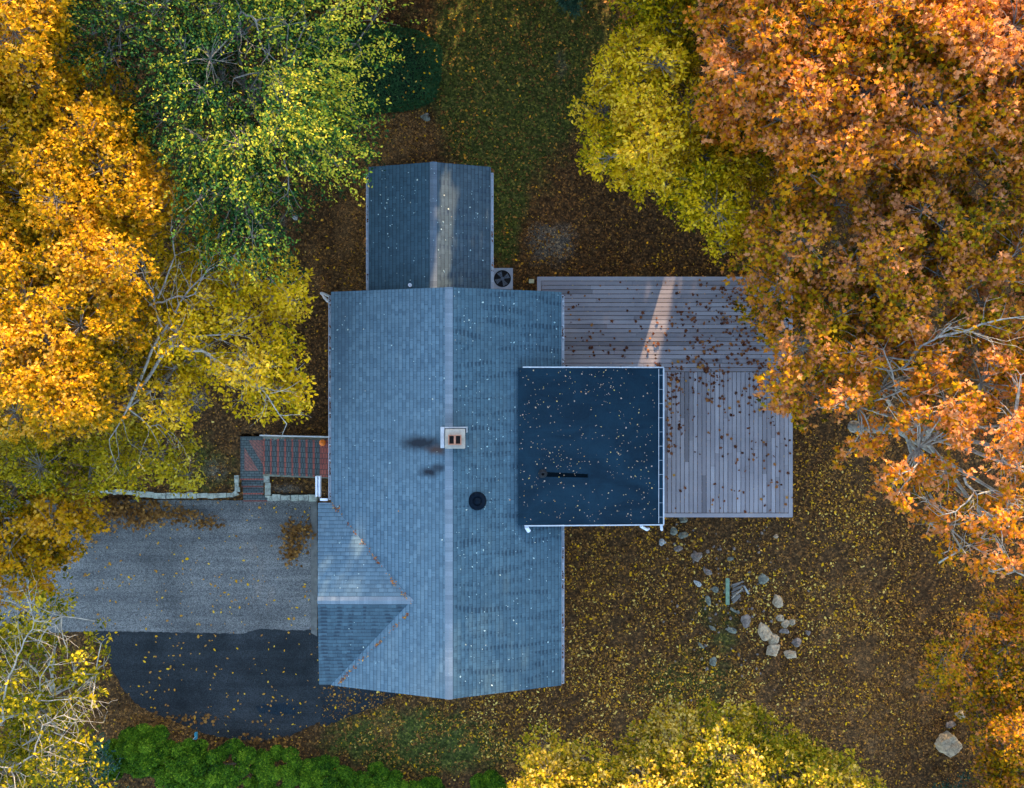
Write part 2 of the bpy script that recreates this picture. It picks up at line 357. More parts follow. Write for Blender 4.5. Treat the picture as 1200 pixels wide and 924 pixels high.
DARKG= [(0,(.012,.040,.014)),(.5,(.030,.088,.028)),(.9,(.055,.13,.038)),(1,(.09,.16,.045))]
TEAL = [(0,(.008,.025,.018)),(.5,(.02,.06,.04)),(1,(.05,.12,.07))]
LITT = [(0,(.05,.022,.008)),(.3,(.19,.085,.022)),(.55,(.42,.20,.045)),(.72,(.58,.28,.015)),(.86,(.72,.41,.004)),(1,(.74,.50,.12))]
for k, s_ in dict(gold=GOLD, yel=YEL, ygrn=YGRN, olive=OLIVE, org=ORG, org2=ORG2, green=GREEN).items(): M['L_' + k] = leafmat(k + '_leaves', s_)
M['L_shrub'] = leafmat('shrub_leaves', SHRUB, .2); M['L_darkg'] = leafmat('clipped_dark_leaves', DARKG, .1); M['L_teal'] = leafmat('bluish_leaves', TEAL, .2)
M['L_litter'] = leafmat('dry_fallen_leaves', LITT, .1, .15)
M['L_pale'] = leafmat('pale_leaf_specks', [(0,(.25,.36,.36)),(.4,(.45,.55,.5)),(.8,(.6,.5,.3)),(1,(.7,.3,.08))], .1)
M['L_brown'] = leafmat('brown_fallen_leaves', [(0,(.05,.015,.008)),(.5,(.16,.05,.02)),(.85,(.34,.13,.03)),(1,(.55,.32,.03))], .1)
M['L_flat'] = leafmat('pinkish_leaf_specks', [(0,(.30,.20,.12)),(.5,(.50,.34,.26)),(.9,(.60,.42,.10)),(1,(.65,.2,.05))], .1)

# ------------------------------------------------------------------ numpy tools
def snoise(x, y, f, seed=0):
    r = np.random.default_rng(seed); v = 0
    for k in range(7):
        a = r.uniform(0, 2*np.pi); ff = f * r.uniform(.6, 1.8); ph = r.uniform(0, 6.28)
        v = v + np.sin((x*np.cos(a) + y*np.sin(a)) * ff + ph)
    return v / 7 * 1.8
def inpoly(px, py, poly):
    poly = np.asarray(poly, float); n = len(poly); c = np.zeros(px.shape, bool); j = n - 1
    for i in range(n):
        xi, yi = poly[i]; xj, yj = poly[j]
        c ^= ((yi > py) != (yj > py)) & (px < (xj - xi) * (py - yi) / (yj - yi + 1e-9) + xi); j = i
    return c
def polydist(px, py, poly):
    poly = np.asarray(poly, float); d = np.full(px.shape, 1e9); n = len(poly)
    for i in range(n):
        a = poly[i]; b = poly[(i+1) % n]; ab = b - a
        t = np.clip(((px-a[0])*ab[0] + (py-a[1])*ab[1]) / (ab@ab), 0, 1)
        d = np.minimum(d, np.hypot(px - a[0] - t*ab[0], py - a[1] - t*ab[1]))
    return d
def blobs(px, py, L):
    v = np.zeros(np.shape(px))
    for (x, y, sx, sy, a) in L: v = v + a * np.exp(-((px-x)/sx)**2 - ((py-y)/sy)**2)
    return v

MAPLE = np.array([(0,0),(.12,.36),(.36,.22),(.52,.50),(.62,.17),(1,0),(.62,-.17),(.52,-.50),(.36,-.22),(.12,-.36)])
OVAL = np.array([(0,0),(.3,.27),(.7,.22),(1,0),(.7,-.22),(.3,-.27)])
DIAM = np.array([(0,0),(.45,.36),(1,0),(.45,-.36)])
SLIM = np.array([(0,0),(.4,.15),(1,0),(.4,-.15)])
def leaves(pos, dirs, size, tilt, templ, bend=.25):
    """pos (n,3) leaf base, dirs (n,3) pointing direction, tilt amount of random normal"""
    n = len(pos); m = len(templ)
    nr = rng.normal(0, 1, (n, 3)) * np.reshape(tilt, (-1, 1)) + np.array([0, 0, 1.0]); nr /= np.linalg.norm(nr, axis=1, keepdims=True)
    d = dirs + rng.normal(0, .25, (n, 3)); d -= nr * (d*nr).sum(1, keepdims=True); d /= np.linalg.norm(d, axis=1, keepdims=True) + 1e-9
    c = np.cross(nr, d)
    ax = templ[:, 0]; ac = templ[:, 1]; az = -bend * ax**2 + .35*np.abs(ac)
    s = np.reshape(size, (-1, 1, 1))
    wid = rng.uniform(.8, 1.2, (n, 1, 1))
    v = pos[:, None, :] + s * (ax[None, :, None]*d[:, None, :] + wid*ac[None, :, None]*c[:, None, :] + az[None, :, None]*nr[:, None, :])
    return v.reshape(-1, 3)

# sun gaps: leaves cut away so low sun reaches roofs and deck between crowns
def wpoly(pts, z): return [W(x, y, z)[:2] for x, y in pts]
SHAFTS = [(4.75, wpoly([(519,150),(549,150),(529,352),(502,352)], 4.75)),
          (1.6, wpoly([(768,310),(797,310),(770,445),(742,445)], 1.6)),
          (4.6, wpoly([(404,640),(416,600),(424,604),(416,632),(434,632),(420,668),(412,676)], 4.6))]
def in_shaft(p):
    r = np.zeros(len(p), bool); s = np.array(S)
    for zs, poly in SHAFTS:
        k = (p[:, 2] - zs) / s[2]; q = p - s[None, :] * k[:, None]
        r |= inpoly(q[:, 0], q[:, 1], poly) & (k > 0)
    return r

def ground_z(x, y):
    """terrace in front of the house is 0.6 m above the driveway"""
    x = np.asarray(x, float); y = np.asarray(y, float)
    yw = -3.98                         # retaining wall line
    up = np.clip((y - yw) / .12, 0, 1)
    e = 1 - np.clip((x + 3.0) / 6.0, 0, 1)          # fades out under and behind the house
    e = e * e * (3 - 2*e)
    lift = .6 * up * e
    far = np.clip((np.hypot(x, y) - 12) / 30, 0, 1)
    und = .06 * snoise(x, y, .9, 3) + .25 * far * snoise(x, y, .12, 5)
    drive = (x < -3.6) & (y < yw + .1) & (y > -13.6)
    und = np.where(drive, -.012, und)
    z = lift + und
    SX0, SX1, SY1 = -10.54, -9.64, 2.0 - 3.62
    foot = (x > SX0) & (x < SX1) & (y > -4.5) & (y < SY1)          # the steps stand in a cut in the terrace
    return np.where(foot, -.06, z)

# ------------------------------------------------------------------ ground
GRASS = [(600,60,130,110,.95),(600,150,60,120,.6),(560,150,40,80,.5),(590,260,18,60,.9),(250,560,90,25,.5),(230,520,80,30,.35),(345,420,25,60,.15),
         (470,860,110,40,.75),(520,880,100,30,.5),(840,720,50,60,.45),(800,800,90,40,.55),(350,190,60,60,.1),(690,30,80,90,.15),(1130,640,70,50,.3),(720,900,100,60,.4),(160,870,60,40,.3),(310,590,1,1,0)]
GRAVEL = [(645,285,32,28,.95),(225,470,32,22,.75),(655,80,12,30,.45),(260,552,25,18,.6),(952,448,16,40,.55),(330,270,14,35,.6),(342,572,28,10,.7),(630,130,60,10,.2)]
MOULD = [(470,165,60,30,.9),(420,280,40,90,.7),(700,700,60,90,.35),(440,850,70,30,.4),(370,330,12,60,.4),(760,320,140,40,.35),(160,870,70,40,.6),(1000,700,160,120,.35),(1080,850,120,90,.45),(180,850,80,20,.7),(900,830,120,50,.3)]
xs = np.sort(np.concatenate([[-10.56,-10.54,-10.52,-9.66,-9.64,-9.62],[-600,-300,-150,-80,-50,-35], np.arange(-26, 26.01, .2), [35,50,80,150,300,600]]))
ys = np.concatenate([[-600,-300,-150,-80,-50,-30], np.arange(-20, -4.2, .2), [-4.1,-4.04,-3.98,-3.92,-3.86,-3.8], np.arange(-3.7, 20.01, .2), [30,50,80,150,300,600]])
GX, GY = np.meshgrid(xs, ys); GZ = ground_z(GX, GY)
nx, ny = len(xs), len(ys)
gv = np.stack([GX, GY, GZ], -1).reshape(-1, 3)
i0 = (np.arange(ny-1)[:, None]*nx + np.arange(nx-1)[None, :]).ravel()
gf = np.stack([i0, i0+1, i0+nx+1, i0+nx], 1)
me = bpy.data.meshes.new('ground'); me.from_pydata(gv.tolist(), [], gf.tolist())
gpx = 600 + GX.ravel()*FOC/CAM_Z; gpy = 462 - GY.ravel()*FOC/CAM_Z
cov = np.stack([np.clip(blobs(gpx, gpy, GRASS),0,1), np.clip(blobs(gpx, gpy, GRAVEL),0,1), np.clip(blobs(gpx, gpy, MOULD),0,1), np.ones(len(gpx))], 1)
ca = me.attributes.new('cover', 'FLOAT_COLOR', 'POINT'); ca.data.foreach_set('color', cov.astype(np.float32).ravel())
me.polygons.foreach_set('use_smooth', [True]*len(me.polygons)); me.update()
g = link('ground', me, M['ground']); tag(g, kind='structure')

def flat_sheet(name, pts, z, mat, th=.05, jit=0):
    """thin slab with a slightly ragged outline"""
    P = []
    n = len(pts)
    for i in range(n):
        a = np.array(pts[i], float); b = np.array(pts[(i+1) % n], float); L = np.hypot(*(b-a)); k = max(1, int(L/4)) if jit else 1
        for j in range(k):
            q = a + (b-a)*j/k
            if jit: q = q + rng.normal(0, jit, 2)
            P.append(q)
    mb = MB(); top = [W(q[0], q[1], z) for q in P]; bot = [(x, y, z0 - th) for x, y, z0 in top]
    if sum(top[i][0]*top[(i+1)%len(top)][1] - top[(i+1)%len(top)][0]*top[i][1] for i in range(len(top))) < 0: top.reverse(); bot.reverse()
    mb.poly(top)
    for i in range(len(top)):
        j = (i+1) % len(top); mb.poly([bot[i], bot[j], top[j], top[i]])
    return mb.build(name, mat)
o = flat_sheet('driveway', [(-120,588),(40,586),(372,586.5),(372,738),(340,739),(305,737),(282,743),(240,742),(120,740),(-120,748)], .012, M['asphalt_old'], jit=.35); tag(o, kind='structure')
o = flat_sheet('driveway_extension', [(95,733),(386,733),(376,846),(340,862),(305,869),(255,864),(205,847),(165,829),(146,812),(132,785),(121,760),(112,745)], .008, M['asphalt_new'], jit=.8); tag(o, kind='structure')
o = flat_sheet('paved_verge', [(376,790),(476,808),(440,829),(405,842),(375,852)], .004, M['asphalt_side'], jit=.7); tag(o, kind='structure')
o = flat_sheet('damp_stain', [(300,829),(312,824),(335,824),(349,829),(345,838),(325,838),(304,836)], .0125, M['patch'], th=.002, jit=.9); tag(o, kind='structure')
o = flat_sheet('concrete_strip', [(364.5,588),(371.5,588),(371.5,746),(364.5,742)], .05, plain('dull_concrete', (.13,.125,.11), .9, .35, 4, bmp=.4)); tag(o, kind='structure')

# ------------------------------------------------------------------ house
house = empty('house', (-2.3, -3.3, 0), 'blue-grey shingled house with a black flat-roofed extension, white gutters and a square chimney', 'house')
def roof(name, verts, faces, mats, fmi, th=.14, parent=house, edge_mi=None):
    """verts 3-D top points, faces index lists (ccw from above); thickness downwards; uv in metres along/up the slope"""
    mb = MB(); edges = {}
    for f, mi in zip(faces, fmi):
        P = [Vector(verts[i]) for i in f]
        nrm = Vector((0,0,0))
        for i in range(len(P)): nrm += P[i].cross(P[(i+1) % len(P)])
        if nrm.z < 0: P.reverse(); f = list(reversed(f)); nrm = -nrm
        nrm.normalize()
        u = Vector((0,0,1)).cross(nrm)
        u = u.normalized() if u.length > 1e-4 else Vector((0,1,0))
        v = nrm.cross(u)
        mb.poly(P, mi, [(p.dot(u), p.dot(v)) for p in P])
        mb.poly([p - Vector((0,0,th)) for p in reversed(P)], len(mats)-1)
        for i in range(len(f)):
            a, b = f[i], f[(i+1) % len(f)]
            if (b, a) in edges: edges.pop((b, a))
            else: edges[(a, b)] = 1
    for a, b in edges:
        A, B = Vector(verts[a]), Vector(verts[b]); D = Vector((0,0,th)); mb.poly([A-D, B-D, B, A], len(mats)-1)
    return mb.build(name, mats, parent)
ZE, ZR = 4.2, 5.53
XL, XR, XM = -6.285, 1.72, -2.10; YT, YB = 3.55, -10.12
mr = [(XL,YT,ZE),(XM,YT,ZR),(XR,YT,ZE),(XR,YB,ZE),(XM,YB-.03,ZR),(XL,YB,ZE)]
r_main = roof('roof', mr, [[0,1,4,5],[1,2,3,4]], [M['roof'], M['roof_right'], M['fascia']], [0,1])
def mz(x):
    return ZE + (x-XL)/(XM-XL)*(ZR-ZE) if x < XM else ZE + (XR-x)/(XR-XM)*(ZR-ZE)
GC = (-3.396, -6.96, mz(-3.396))
gr = [(-6.74,-3.79,ZE+.01),(XL,-3.79,ZE+.01),(GC[0],GC[1],GC[2]+.01),(-6.55,GC[1],GC[2]+.01),(-6.70,-10.10,ZE+.01),(XL,-10.10,ZE+.01)]
roof('garage_roof', gr, [[0,1,2,3],[3,2,5,4]], [M['roof'], M['roof_garage_low'], M['fascia']], [0,1])
WX0, WX1 = W(432,0,3.95)[0], W(575,0,3.95)[0]; WXM = W(508,0,4.62)[0]; WY1 = W(0,190,4.62)[1]
wr = [(WX0,WY1,3.95),(WXM,WY1,4.62),(WX1,WY1,3.95),(WX1,3.1,3.95),(WXM,3.1,4.62),(WX0,3.1,3.95)]
roof('wing_roof', wr, [[0,1,4,5],[1,2,3,4]], [M['roof_wing_l'], M['roof_wing'], M['fascia']], [0,1])
def wz(x): return 3.95 + (x-WX0)/(WXM-WX0)*.67 if x < WXM else 3.95 + (WX1-x)/(WX1-WXM)*.67
# flat roof of the extension
F0 = [V(607,431,4.88), V(778,432.5,4.62), V(778,616,4.62), V(607,614,4.88)]
F0[0].y = F0[1].y = V(0,431.5,4.75).y; F0[2].y = F0[3].y = V(0,615,4.75).y
roof('flat_roof', [tuple(p) for p in F0], [[0,1,2,3]], [M['flat'], M['fascia']], [0], th=.14)
def fz(x): return 4.88 + (x-F0[0].x)/(F0[1].x-F0[0].x)*(4.62-4.88)
# ridge caps
def cap(name, a, b, za, slope, hw, mat, axis='y', parent=house):
    mb = MB(); u0 = 0
    L = abs(b-a)
    if axis == 'y':
        x = hw[0]; wd = hw[1]
        mb.poly([(x-wd,a,za-wd*slope+.012),(x,a,za+.016),(x,b,za+.016),(x-wd,b,za-wd*slope+.012)][::(1 if b > a else -1)], 0, [(0,0),(0,.3),(L,.3),(L,0)][::(1 if b > a else -1)])
        mb.poly([(x,a,za+.016),(x+wd,a,za-wd*slope+.012),(x+wd,b,za-wd*slope+.012),(x,b,za+.016)][::(1 if b > a else -1)], 0, [(0,.3),(0,.6),(L,.6),(L,.3)][::(1 if b > a else -1)])
    else:
        y = hw[0]; wd = hw[1]
        mb.poly([(a,y-wd,za-wd*slope+.012),(b,y-wd,za-wd*slope+.012),(b,y,za+.016),(a,y,za+.016)], 0, [(0,0),(L,0),(L,.3),(0,.3)])
        mb.poly([(a,y,za+.016),(b,y,za+.016),(b,y+wd,za-wd*slope+.012),(a,y+wd,za-wd*slope+.012)], 0, [(0,.3),(L,.3),(L,.6),(0,.6)])
    return mb.build(name, mat, parent)
cap('ridge_cap', YB-.035, YT+.005, ZR, .31, (XM, .13), M['ridge'])
cap('ridge_cap', 3.1, WY1+.005, 4.62, .31, (WXM, .125), M['ridge_wing'])
cap('ridge_cap', -6.56, GC[0]+.1, GC[2]+.01, .28, (GC[1], .13), M['ridge'], 'x')
# walls
def gable_walls(name, x0, x1, y0, y1, zb, zfun, xm, zm):
    mb = MB(); z0, z1 = zfun(x0) - .16, zfun(x1) - .16; zm -= .16
    mb.poly([(x0,y0,zb),(x1,y0,zb),(x1,y0,z1),(xm,y0,zm),(x0,y0,z0)])
    mb.poly([(x1,y1,zb),(x0,y1,zb),(x0,y1,z0),(xm,y1,zm),(x1,y1,z1)])
    mb.poly([(x0,y1,zb),(x0,y0,zb),(x0,y0,z0),(x0,y1,z0)]); mb.poly([(x1,y0,zb),(x1,y1,zb),(x1,y1,z1),(x1,y0,z1)])
    return mb.build(name, M['siding'], house)
gable_walls('wall', XL+.35, XR-.35, YB+.3, YT-.3, -.2, mz, XM, ZR)
gable_walls('wing_wall', WX0+.3, WX1-.3, 3.2, WY1-.3, -.2, wz, WXM, 4.62)
mb = MB(); mb.box((-6.40,-9.85,-.2),(-5.9,-4.05,4.1)); mb.poly([(-6.40,-4.05,4.1),(-6.40,-9.85,4.1),(-6.40,GC[1],4.86)]); mb.build('garage_wall', M['siding'], house)
mb = MB(); mb.box((XR-.36,F0[2].y+.25,-.2),(F0[1].x-.3,F0[1].y-.25,4.46)); mb.build('extension_wall', M['siding'], house)
def window(c, n, wd, ht):                                # n = 'x+','x-','y+','y-'
    x, y, z = c; s = 1 if n[1] == '+' else -1; a, b = MB(), MB()
    def bx(m, u0, u1, v0, v1, d0, d1):
        if n[0] == 'x': m.box((x+s*d0, y+u0, z+v0), (x+s*d1, y+u1, z+v1))
        else: m.box((x+u0, y+s*d0, z+v0), (x+u1, y+s*d1, z+v1))
    f = .07; W2, H2 = wd/2, ht/2
    bx(a,-W2-f,W2+f,H2,H2+f,0,.05); bx(a,-W2-f,-W2,-H2,H2,0,.05); bx(a,W2,W2+f,-H2,H2,0,.05); bx(a,-W2,W2,-.02,.02,0,.035)
    o = a.build('window', M['trim'], house)
    bx(b,-W2,W2,-H2,H2,.004,.02); g2 = b.build('pane', M['glass'], o)
    c2 = MB(); bx(c2,-W2-.1,W2+.1,-H2-.06,-H2,0,.09); c2.build('sill', M['trim'], o)
for y in (2.2, -.4): window((XL+.35, y, 3.1), 'x-', 1.2, 1.1)
for y in (-5.8,-8.4): window((XR-.35, y, 3.0), 'x+', 1.2, 1.1)
for x in (-4.4,.2): window((x, YB+.3, 2.9), 'y-', 1.1, 1.1)
for x in (-3.6,-1.8): window((x, WY1-.3, 2.6), 'y+', .9, 1.1)
for x in (2.4,4.0): window((x, F0[2].y+.25, 3.1), 'y-', 1.2, 1.3)
for y in (-.2,-2.2,-3.6): window((F0[1].x-.3, y, 3.0), 'x+', 1.2, 1.5)
mb = MB(); mb.box((-6.46,-9.2,.02),(-6.401,-6.0,2.2)); gd = mb.build('garage_door', M['trim'], house)
mb = MB(); mb.box((-6.49,-7.75,.5),(-6.46,-7.45,.56)); mb.build('handle', M['dark'], gd)
mb = MB(); mb.box((-5.99,-2.45,2.06),(-5.934,-1.5,4.0)); fd = mb.build('front_door', plain('dark_red_door', (.2,.03,.02), .4), house)
mb = MB(); mb.box((-6.02,-1.7,3.0),(-5.99,-1.62,3.06)); mb.build('handle', M['alu'], fd)
# gutters: open channel with hanger straps
def gutter(x, y0, y1, z, side, n):
    mb = MB(); s = side; wdt = .09
    mb.box((x, y0, z-.11), (x+s*wdt, y1, z-.10)); mb.box((x+s*wdt, y0, z-.11), (x+s*(wdt-.014), y1, z)); mb.box((x+s*.002, y0, z-.1), (x+s*.014, y1, z-.02))
    for k in range(n):
        yy = y0 + (y1-y0)*(k+.5)/n; mb.box((x+s*.014, yy-.02, z-.035), (x+s*(wdt-.014), yy+.022, z-.01))
    mb.box((x, y0, z-.1),(x+s*wdt, y0+.012, z)); mb.box((x, y1-.012, z-.1),(x+s*wdt, y1, z))
    o = mb.build('gutter', M['alu'], house)
    # wet leaf sludge lying in the channel
    return o
gutter(XL-.005, -3.68, YT-.12, ZE-.03, -1, 13)
gutter(XR+.005, F0[1].y+.02, YT-.12, ZE-.03, 1, 6)
gutter(XR+.005, YB+.05, F0[2].y-.06, ZE-.03, 1, 10)
gutter(WX0-.005, 3.65, WY1-.2, 3.92, -1, 8); gutter(WX1+.005, 3.65, WY1-.2, 3.92, 1, 8)
mb = MB(); xg = F0[1].x
mb.box((xg-.035,F0[2].y,4.60),(xg+.01,F0[1].y,4.66)); mb.box((xg-.19,F0[2].y+.03,4.625),(xg-.172,F0[1].y-.03,4.665))
for k in range(11):
    yy = F0[2].y + (F0[1].y-F0[2].y)*(k+.5)/11; mb.box((xg-.17,yy-.006,4.645),(xg-.035,yy+.006,4.655))
mb.build('gutter', M['alu'], house)
for yy, s in ((F0[0].y, 1), (F0[2].y, -1)):
    mb = MB(); x0 = F0[0].x + (.16 if s > 0 else .22)
    for k in range(1):
        mb.poly([(x0,yy+s*.003,fz(x0)+.03),(x0,yy+s*.045,fz(x0)+.03),(xg,yy+s*.045,4.65),(xg,yy+s*.003,4.65)][::(-s)])
        mb.poly([(x0,yy+s*.045,fz(x0)-.16),(x0,yy+s*.045,fz(x0)+.03),(xg,yy+s*.045,4.65),(xg,yy+s*.045,4.46)][::(s)])
    mb.build('drip_edge', M['alu'], house)
def down(pts, r=.045, name='downspout'):
    mb = MB(); mb.tube(pts, r, 8); return mb.build(name, M['trim'], house)
down([W(388,354,4.05), W(384,353,3.9), W(380,349,3.4), W(376.5,344,2.9), W(379.5,344.5,2.2), W(385,347,.8)], .05)
down([W(617,618,4.80), W(618,620,4.74), W(620,623,4.70)], .07)
down([W(751,617,4.50), W(758,621,4.2), W(760,620,3.9)], .05)
down([W(775,617,4.55), W(775.5,621,4.2), W(775.5,621,3.8)], .05)
mb = MB(); mb.box((XL-.14,-3.72,4.05),(XL-.46,-3.64,4.13)); mb.box((XL-.46,-3.72,3.9),(XL-.40,-3.64,4.13)); mb.build('downspout', M['trim'], house)
mb = MB()                                                # white lattice frame beside the garage corner
for dx in (0, .11): mb.box((-6.93+dx,-3.62,3.55),(-6.87+dx,-2.90,3.75))
mb.box((-6.88,-3.5,3.58),(-6.80,-3.02,3.62)); mb.build('shutter', M['trim'], house)
# chimney
cz = 6.35
c0, c1 = V(521.5,503,cz), V(545,526,cz)
mb = MB(); mb.box((c0.x+.04, c1.y+.04, 4.9), (c1.x-.04, c0.y-.04, cz-.12)); chim = mb.build('chimney', M['chimbrick'], house)
mb = MB(); mb.box((c0.x, c1.y, cz-.12), (c1.x, c0.y, cz)); mb.build('crown', M['concrete'], chim, bevel=.02)
for a, b in ((526.3,531.8), (534,539.5)):
    q0, q1 = V(a,511,cz+.1), V(b,520.5,cz+.1); mb = MB(); t_ = .03
    mb.box((q0.x-t_,q1.y-t_,cz),(q1.x+t_,q1.y,cz+.1)); mb.box((q0.x-t_,q0.y,cz),(q1.x+t_,q0.y+t_,cz+.1))
    mb.box((q0.x-t_,q1.y,cz),(q0.x,q0.y,cz+.1)); mb.box((q1.x,q1.y,cz),(q1.x+t_,q0.y,cz+.1))
    mb.box((q0.x,q1.y,cz+.001),(q1.x,q0.y,cz+.01),1); mb.build('flue', [M['flue'], M['soot']], chim)
mb = MB(); mb.box((-2.36,c1.y-.02,5.3),(-2.24,c0.y+.03,5.72)); mb.box((-2.36,c0.y+.001,5.3),(c1.x+.03,c0.y+.035,5.66)); mb.box((c1.x+.001,c0.y-.15,5.2),(c1.x+.03,c0.y,5.6)); mb.build('flashing', M['alu'], chim)
# roof vents
vx, vy, _ = W(559.5,587,5.2); mb = MB(); mb.lathe((vx,vy,mz(vx)-.05), [(.26,0),(.26,.10),(.30,.10),(.31,.13),(.28,.17),(.22,.20),(.16,.19),(.13,.15),(.12,.15),(.11,.22),(.05,.25)], 32)
mb.build('roof_vent', plain('dark_blue_metal', (.002,.006,.012), .85, .3, spec=.08), house, smooth=True)
vx, vy, _ = W(636,555.5,4.9); mb = MB(); mb.lathe((vx,vy,fz(vx)-.02), [(.16,0),(.15,.03),(.09,.08),(.08,.22),(.055,.22),(.055,.1)], 24); mb.build('vent_pipe', M['dark'], house, smooth=True)
a = W(638,556.5,4.85); b = W(689,558,4.78); mb = MB()
mb.poly([(a[0],a[1]-.07,fz(a[0])+.005),(b[0],b[1]-.06,fz(b[0])+.005),(b[0],b[1]+.06,fz(b[0])+.005),(a[0],a[1]+.09,fz(a[0])+.005)]); mb.build('tar_strip', plain('tar', (.0008,.003,.005), .95, .2, spec=.03), house)  # near-black strip running right from the vent pipe
vx, vy, _ = W(481,335,4.35); mb = MB(); mb.lathe((vx,vy,wz(vx)-.02), [(.06,0),(.06,.2),(.04,.2),(.04,.1)], 16); mb.build('vent_pipe', M['trim'], house)

# ------------------------------------------------------------------ deck
DZ = 1.6
dx0, dy1 = W(629.5,324.5,DZ)[:2]; dx1, dy0 = W(929,606.5,DZ)[:2]; dys = W(0,434,DZ)[1]; dxs = F0[1].x-.28
deck = empty('deck', ((dx0+dx1)/2, (dy0+dy1)/2, 0), 'weathered grey timber deck wrapping round the black-roofed extension, strewn with brown leaves', 'deck')
def deckmat():
    m, t, p, o = newmat('weathered_deck_boards'); c = coord(t); at = t.nodes.new('ShaderNodeAttribute'); at.attribute_name = 'tint'
    n = noise(t, c, 1.0, 5, .6); f = noise(t, c, 40, 4, .7)
    col = ramp(t, [(0,(.14,.122,.125)),(.5,(.225,.198,.20)),(1,(.33,.30,.30))], at.outputs['Fac']).outputs[0]
    col = mixc(t, .5, col, ramp(t, [(.35,(.72,.72,.76)),(.65,(1.15,1.15,1.15))], n).outputs[0], 'MULTIPLY')
    col = mixc(t, .6, col, ramp(t, [(.3,(.7,.7,.7)),(.7,(1.25,1.25,1.25))], f).outputs[0], 'MULTIPLY')
    t.links.new(col, p.inputs['Base Color']); p.inputs['Roughness'].default_value = .75; bump(t, f, p, .3, .01); return m
M['deck'] = deckmat()
def boards(name, rects):
    V_, F_, T_ = [], [], []
    for (x0,y0,x1,y1,tn) in rects:
        mbb = MB(); mbb.box((x0,y0,DZ-.03),(x1,y1,DZ + random.uniform(-.001,.001))); n = len(V_); V_ += mbb.v; F_ += [tuple(i+n for i in f) for f in mbb.f]; T_ += [tn]*6
    me = bpy.data.meshes.new(name); me.from_pydata(V_, [], F_); at = me.attributes.new('tint','FLOAT','FACE'); at.data.foreach_set('value', T_); me.update()
    return link(name, me, M['deck'], deck)
bw, gp = .143, .020; B = []; bb = .15
y = dy1 - bb - gp
while y - bw > dys + .02:
    xa = dx0 + bb + gp if y > 3.6 else 1.40
    cuts = sorted([xa, dx1-bb-gp] + [random.uniform(xa+1.5, dx1-2) for _ in range(2)])
    for i in range(len(cuts)-1): B.append((cuts[i]+.003, y-bw, cuts[i+1]-.003, y, random.gauss(.5,.2)))
    y -= bw + gp
ysplit = y
B.append((dxs, ysplit-bw, dx1-bb-gp, ysplit, .35))
x = dx1 - bb - gp
while x - bw > dxs - .1:
    c_ = random.uniform(dy0+1.5, ysplit-1.5)
    for (ya, yb) in ((dy0+bb+gp, c_), (c_, ysplit-bw-gp)): B.append((max(x-bw,dxs), ya+.003, x, yb-.003, random.gauss(.58,.2)))
    x -= bw + gp
boards('deck_boards', B)
boards('border_board', [(dx0,dy1-bb,dx1,dy1,.75),(dx1-bb,dy0,dx1,dy1-bb-.004,.8),(dxs,dy0,dx1-bb-.004,dy0+bb,.8),(dx0,3.6,dx0+bb,dy1-bb-.004,.7)])
mb = MB(); mb.box((dx0+.03,dy1-.06,DZ-.28),(dx1-.03,dy1-.02,DZ-.031)); mb.box((dx1-.06,dy0+.03,DZ-.28),(dx1-.02,dy1-.061,DZ-.031)); mb.box((dxs,dy0+.02,DZ-.28),(dx1-.061,dy0+.06,DZ-.031))
yy = dy0+.5
while yy < dy1-.3:
    mb.box((dxs if yy < ysplit else 1.4, yy-.02, DZ-.25), (dx1-.07, yy+.02, DZ-.032)); yy += .42
mb.build('joists', M['wood'], deck)
for px_, py_ in ((dx1-.2,dy1-.2),(dx1-.2,0),(dx1-.2,dy0+.2),(7.2,dy0+.2),(7.0,dy1-.2),(3.2,dy1-.2),(dx0+.2,dy1-.2)):
    mb = MB(); mb.box((px_-.07,py_-.07,float(ground_z(px_,py_))-.1),(px_+.07,py_+.07,DZ-.26)); mb.build('post', M['wood'], deck)

# ------------------------------------------------------------------ front steps
st = empty('front_steps', W(320,540,0), 'brick steps turning up to the front door with grey-green treads and red brick nosings', 'steps')
xl, xr_ = W(281,0,.6)[0], W(309.5,0,.6)[0]; yl, yu = W(0,556,.6)[1], W(0,512,.6)[1]
def slab(mb, a, b, mi=0): mb.box(a, b, mi)
ybot = W(0,588,.0)[1]
for k in range(4):                                       # four steps up from the driveway
    z = .15*(k+1); y0 = W(0, 588-8.4*k, z)[1]; y1 = W(0, 588-8.4*(k+1), z)[1] if k < 3 else yl
    mb = MB(); mb.box((xl, y0+.055, -.05), (xr_, (y1 + .055) if k < 3 else yl-.001, z)); s_ = mb.build('tread', M['paver'], st)
    mb = MB(); mb.box((xl, y0, -.05), (xr_, y0+.054, z+.004)); mb.build('nosing', M['redbrick'], s_)
mb = MB(); mb.box((xl, yl, -.05), (xr_, yu, .60)); land = mb.build('landing', M['paver'], st)
mb = MB(); mb.poly([(xl+.18,yl+.14,.606),(xr_-.22,yl+.14,.606),(xl+.18,yu-.42,.606)]); mb.poly([(xl+.34,yu-.14,.606),(xr_-.04,yl+.36,.606),(xr_-.04,yu-.14,.606)]); mb.build('herringbone_panel', M['herring'], land)
fx = [W(308+8.35*k, 0, .6+.16*(k+1))[0] for k in range(10)]
yb_, yt_ = yl+.02, W(0,515,1.2)[1]
for k in range(9):
    z = .6 + .16*(k+1); x0 = max(fx[k], xr_+.002) if k == 0 else fx[k]; x1 = fx[k+1] if k < 8 else XL+.35
    mb = MB(); mb.box((x0+.075, yb_, .3), (x1, yt_, z)); s_ = mb.build('tread', M['paver_side'] if k < 8 else M['redbrick'], st)
    mb = MB(); mb.box((x0, yb_, .3), (x0+.074, yt_, z+.004)); mb.build('nosing', M['redbrick'], s_)
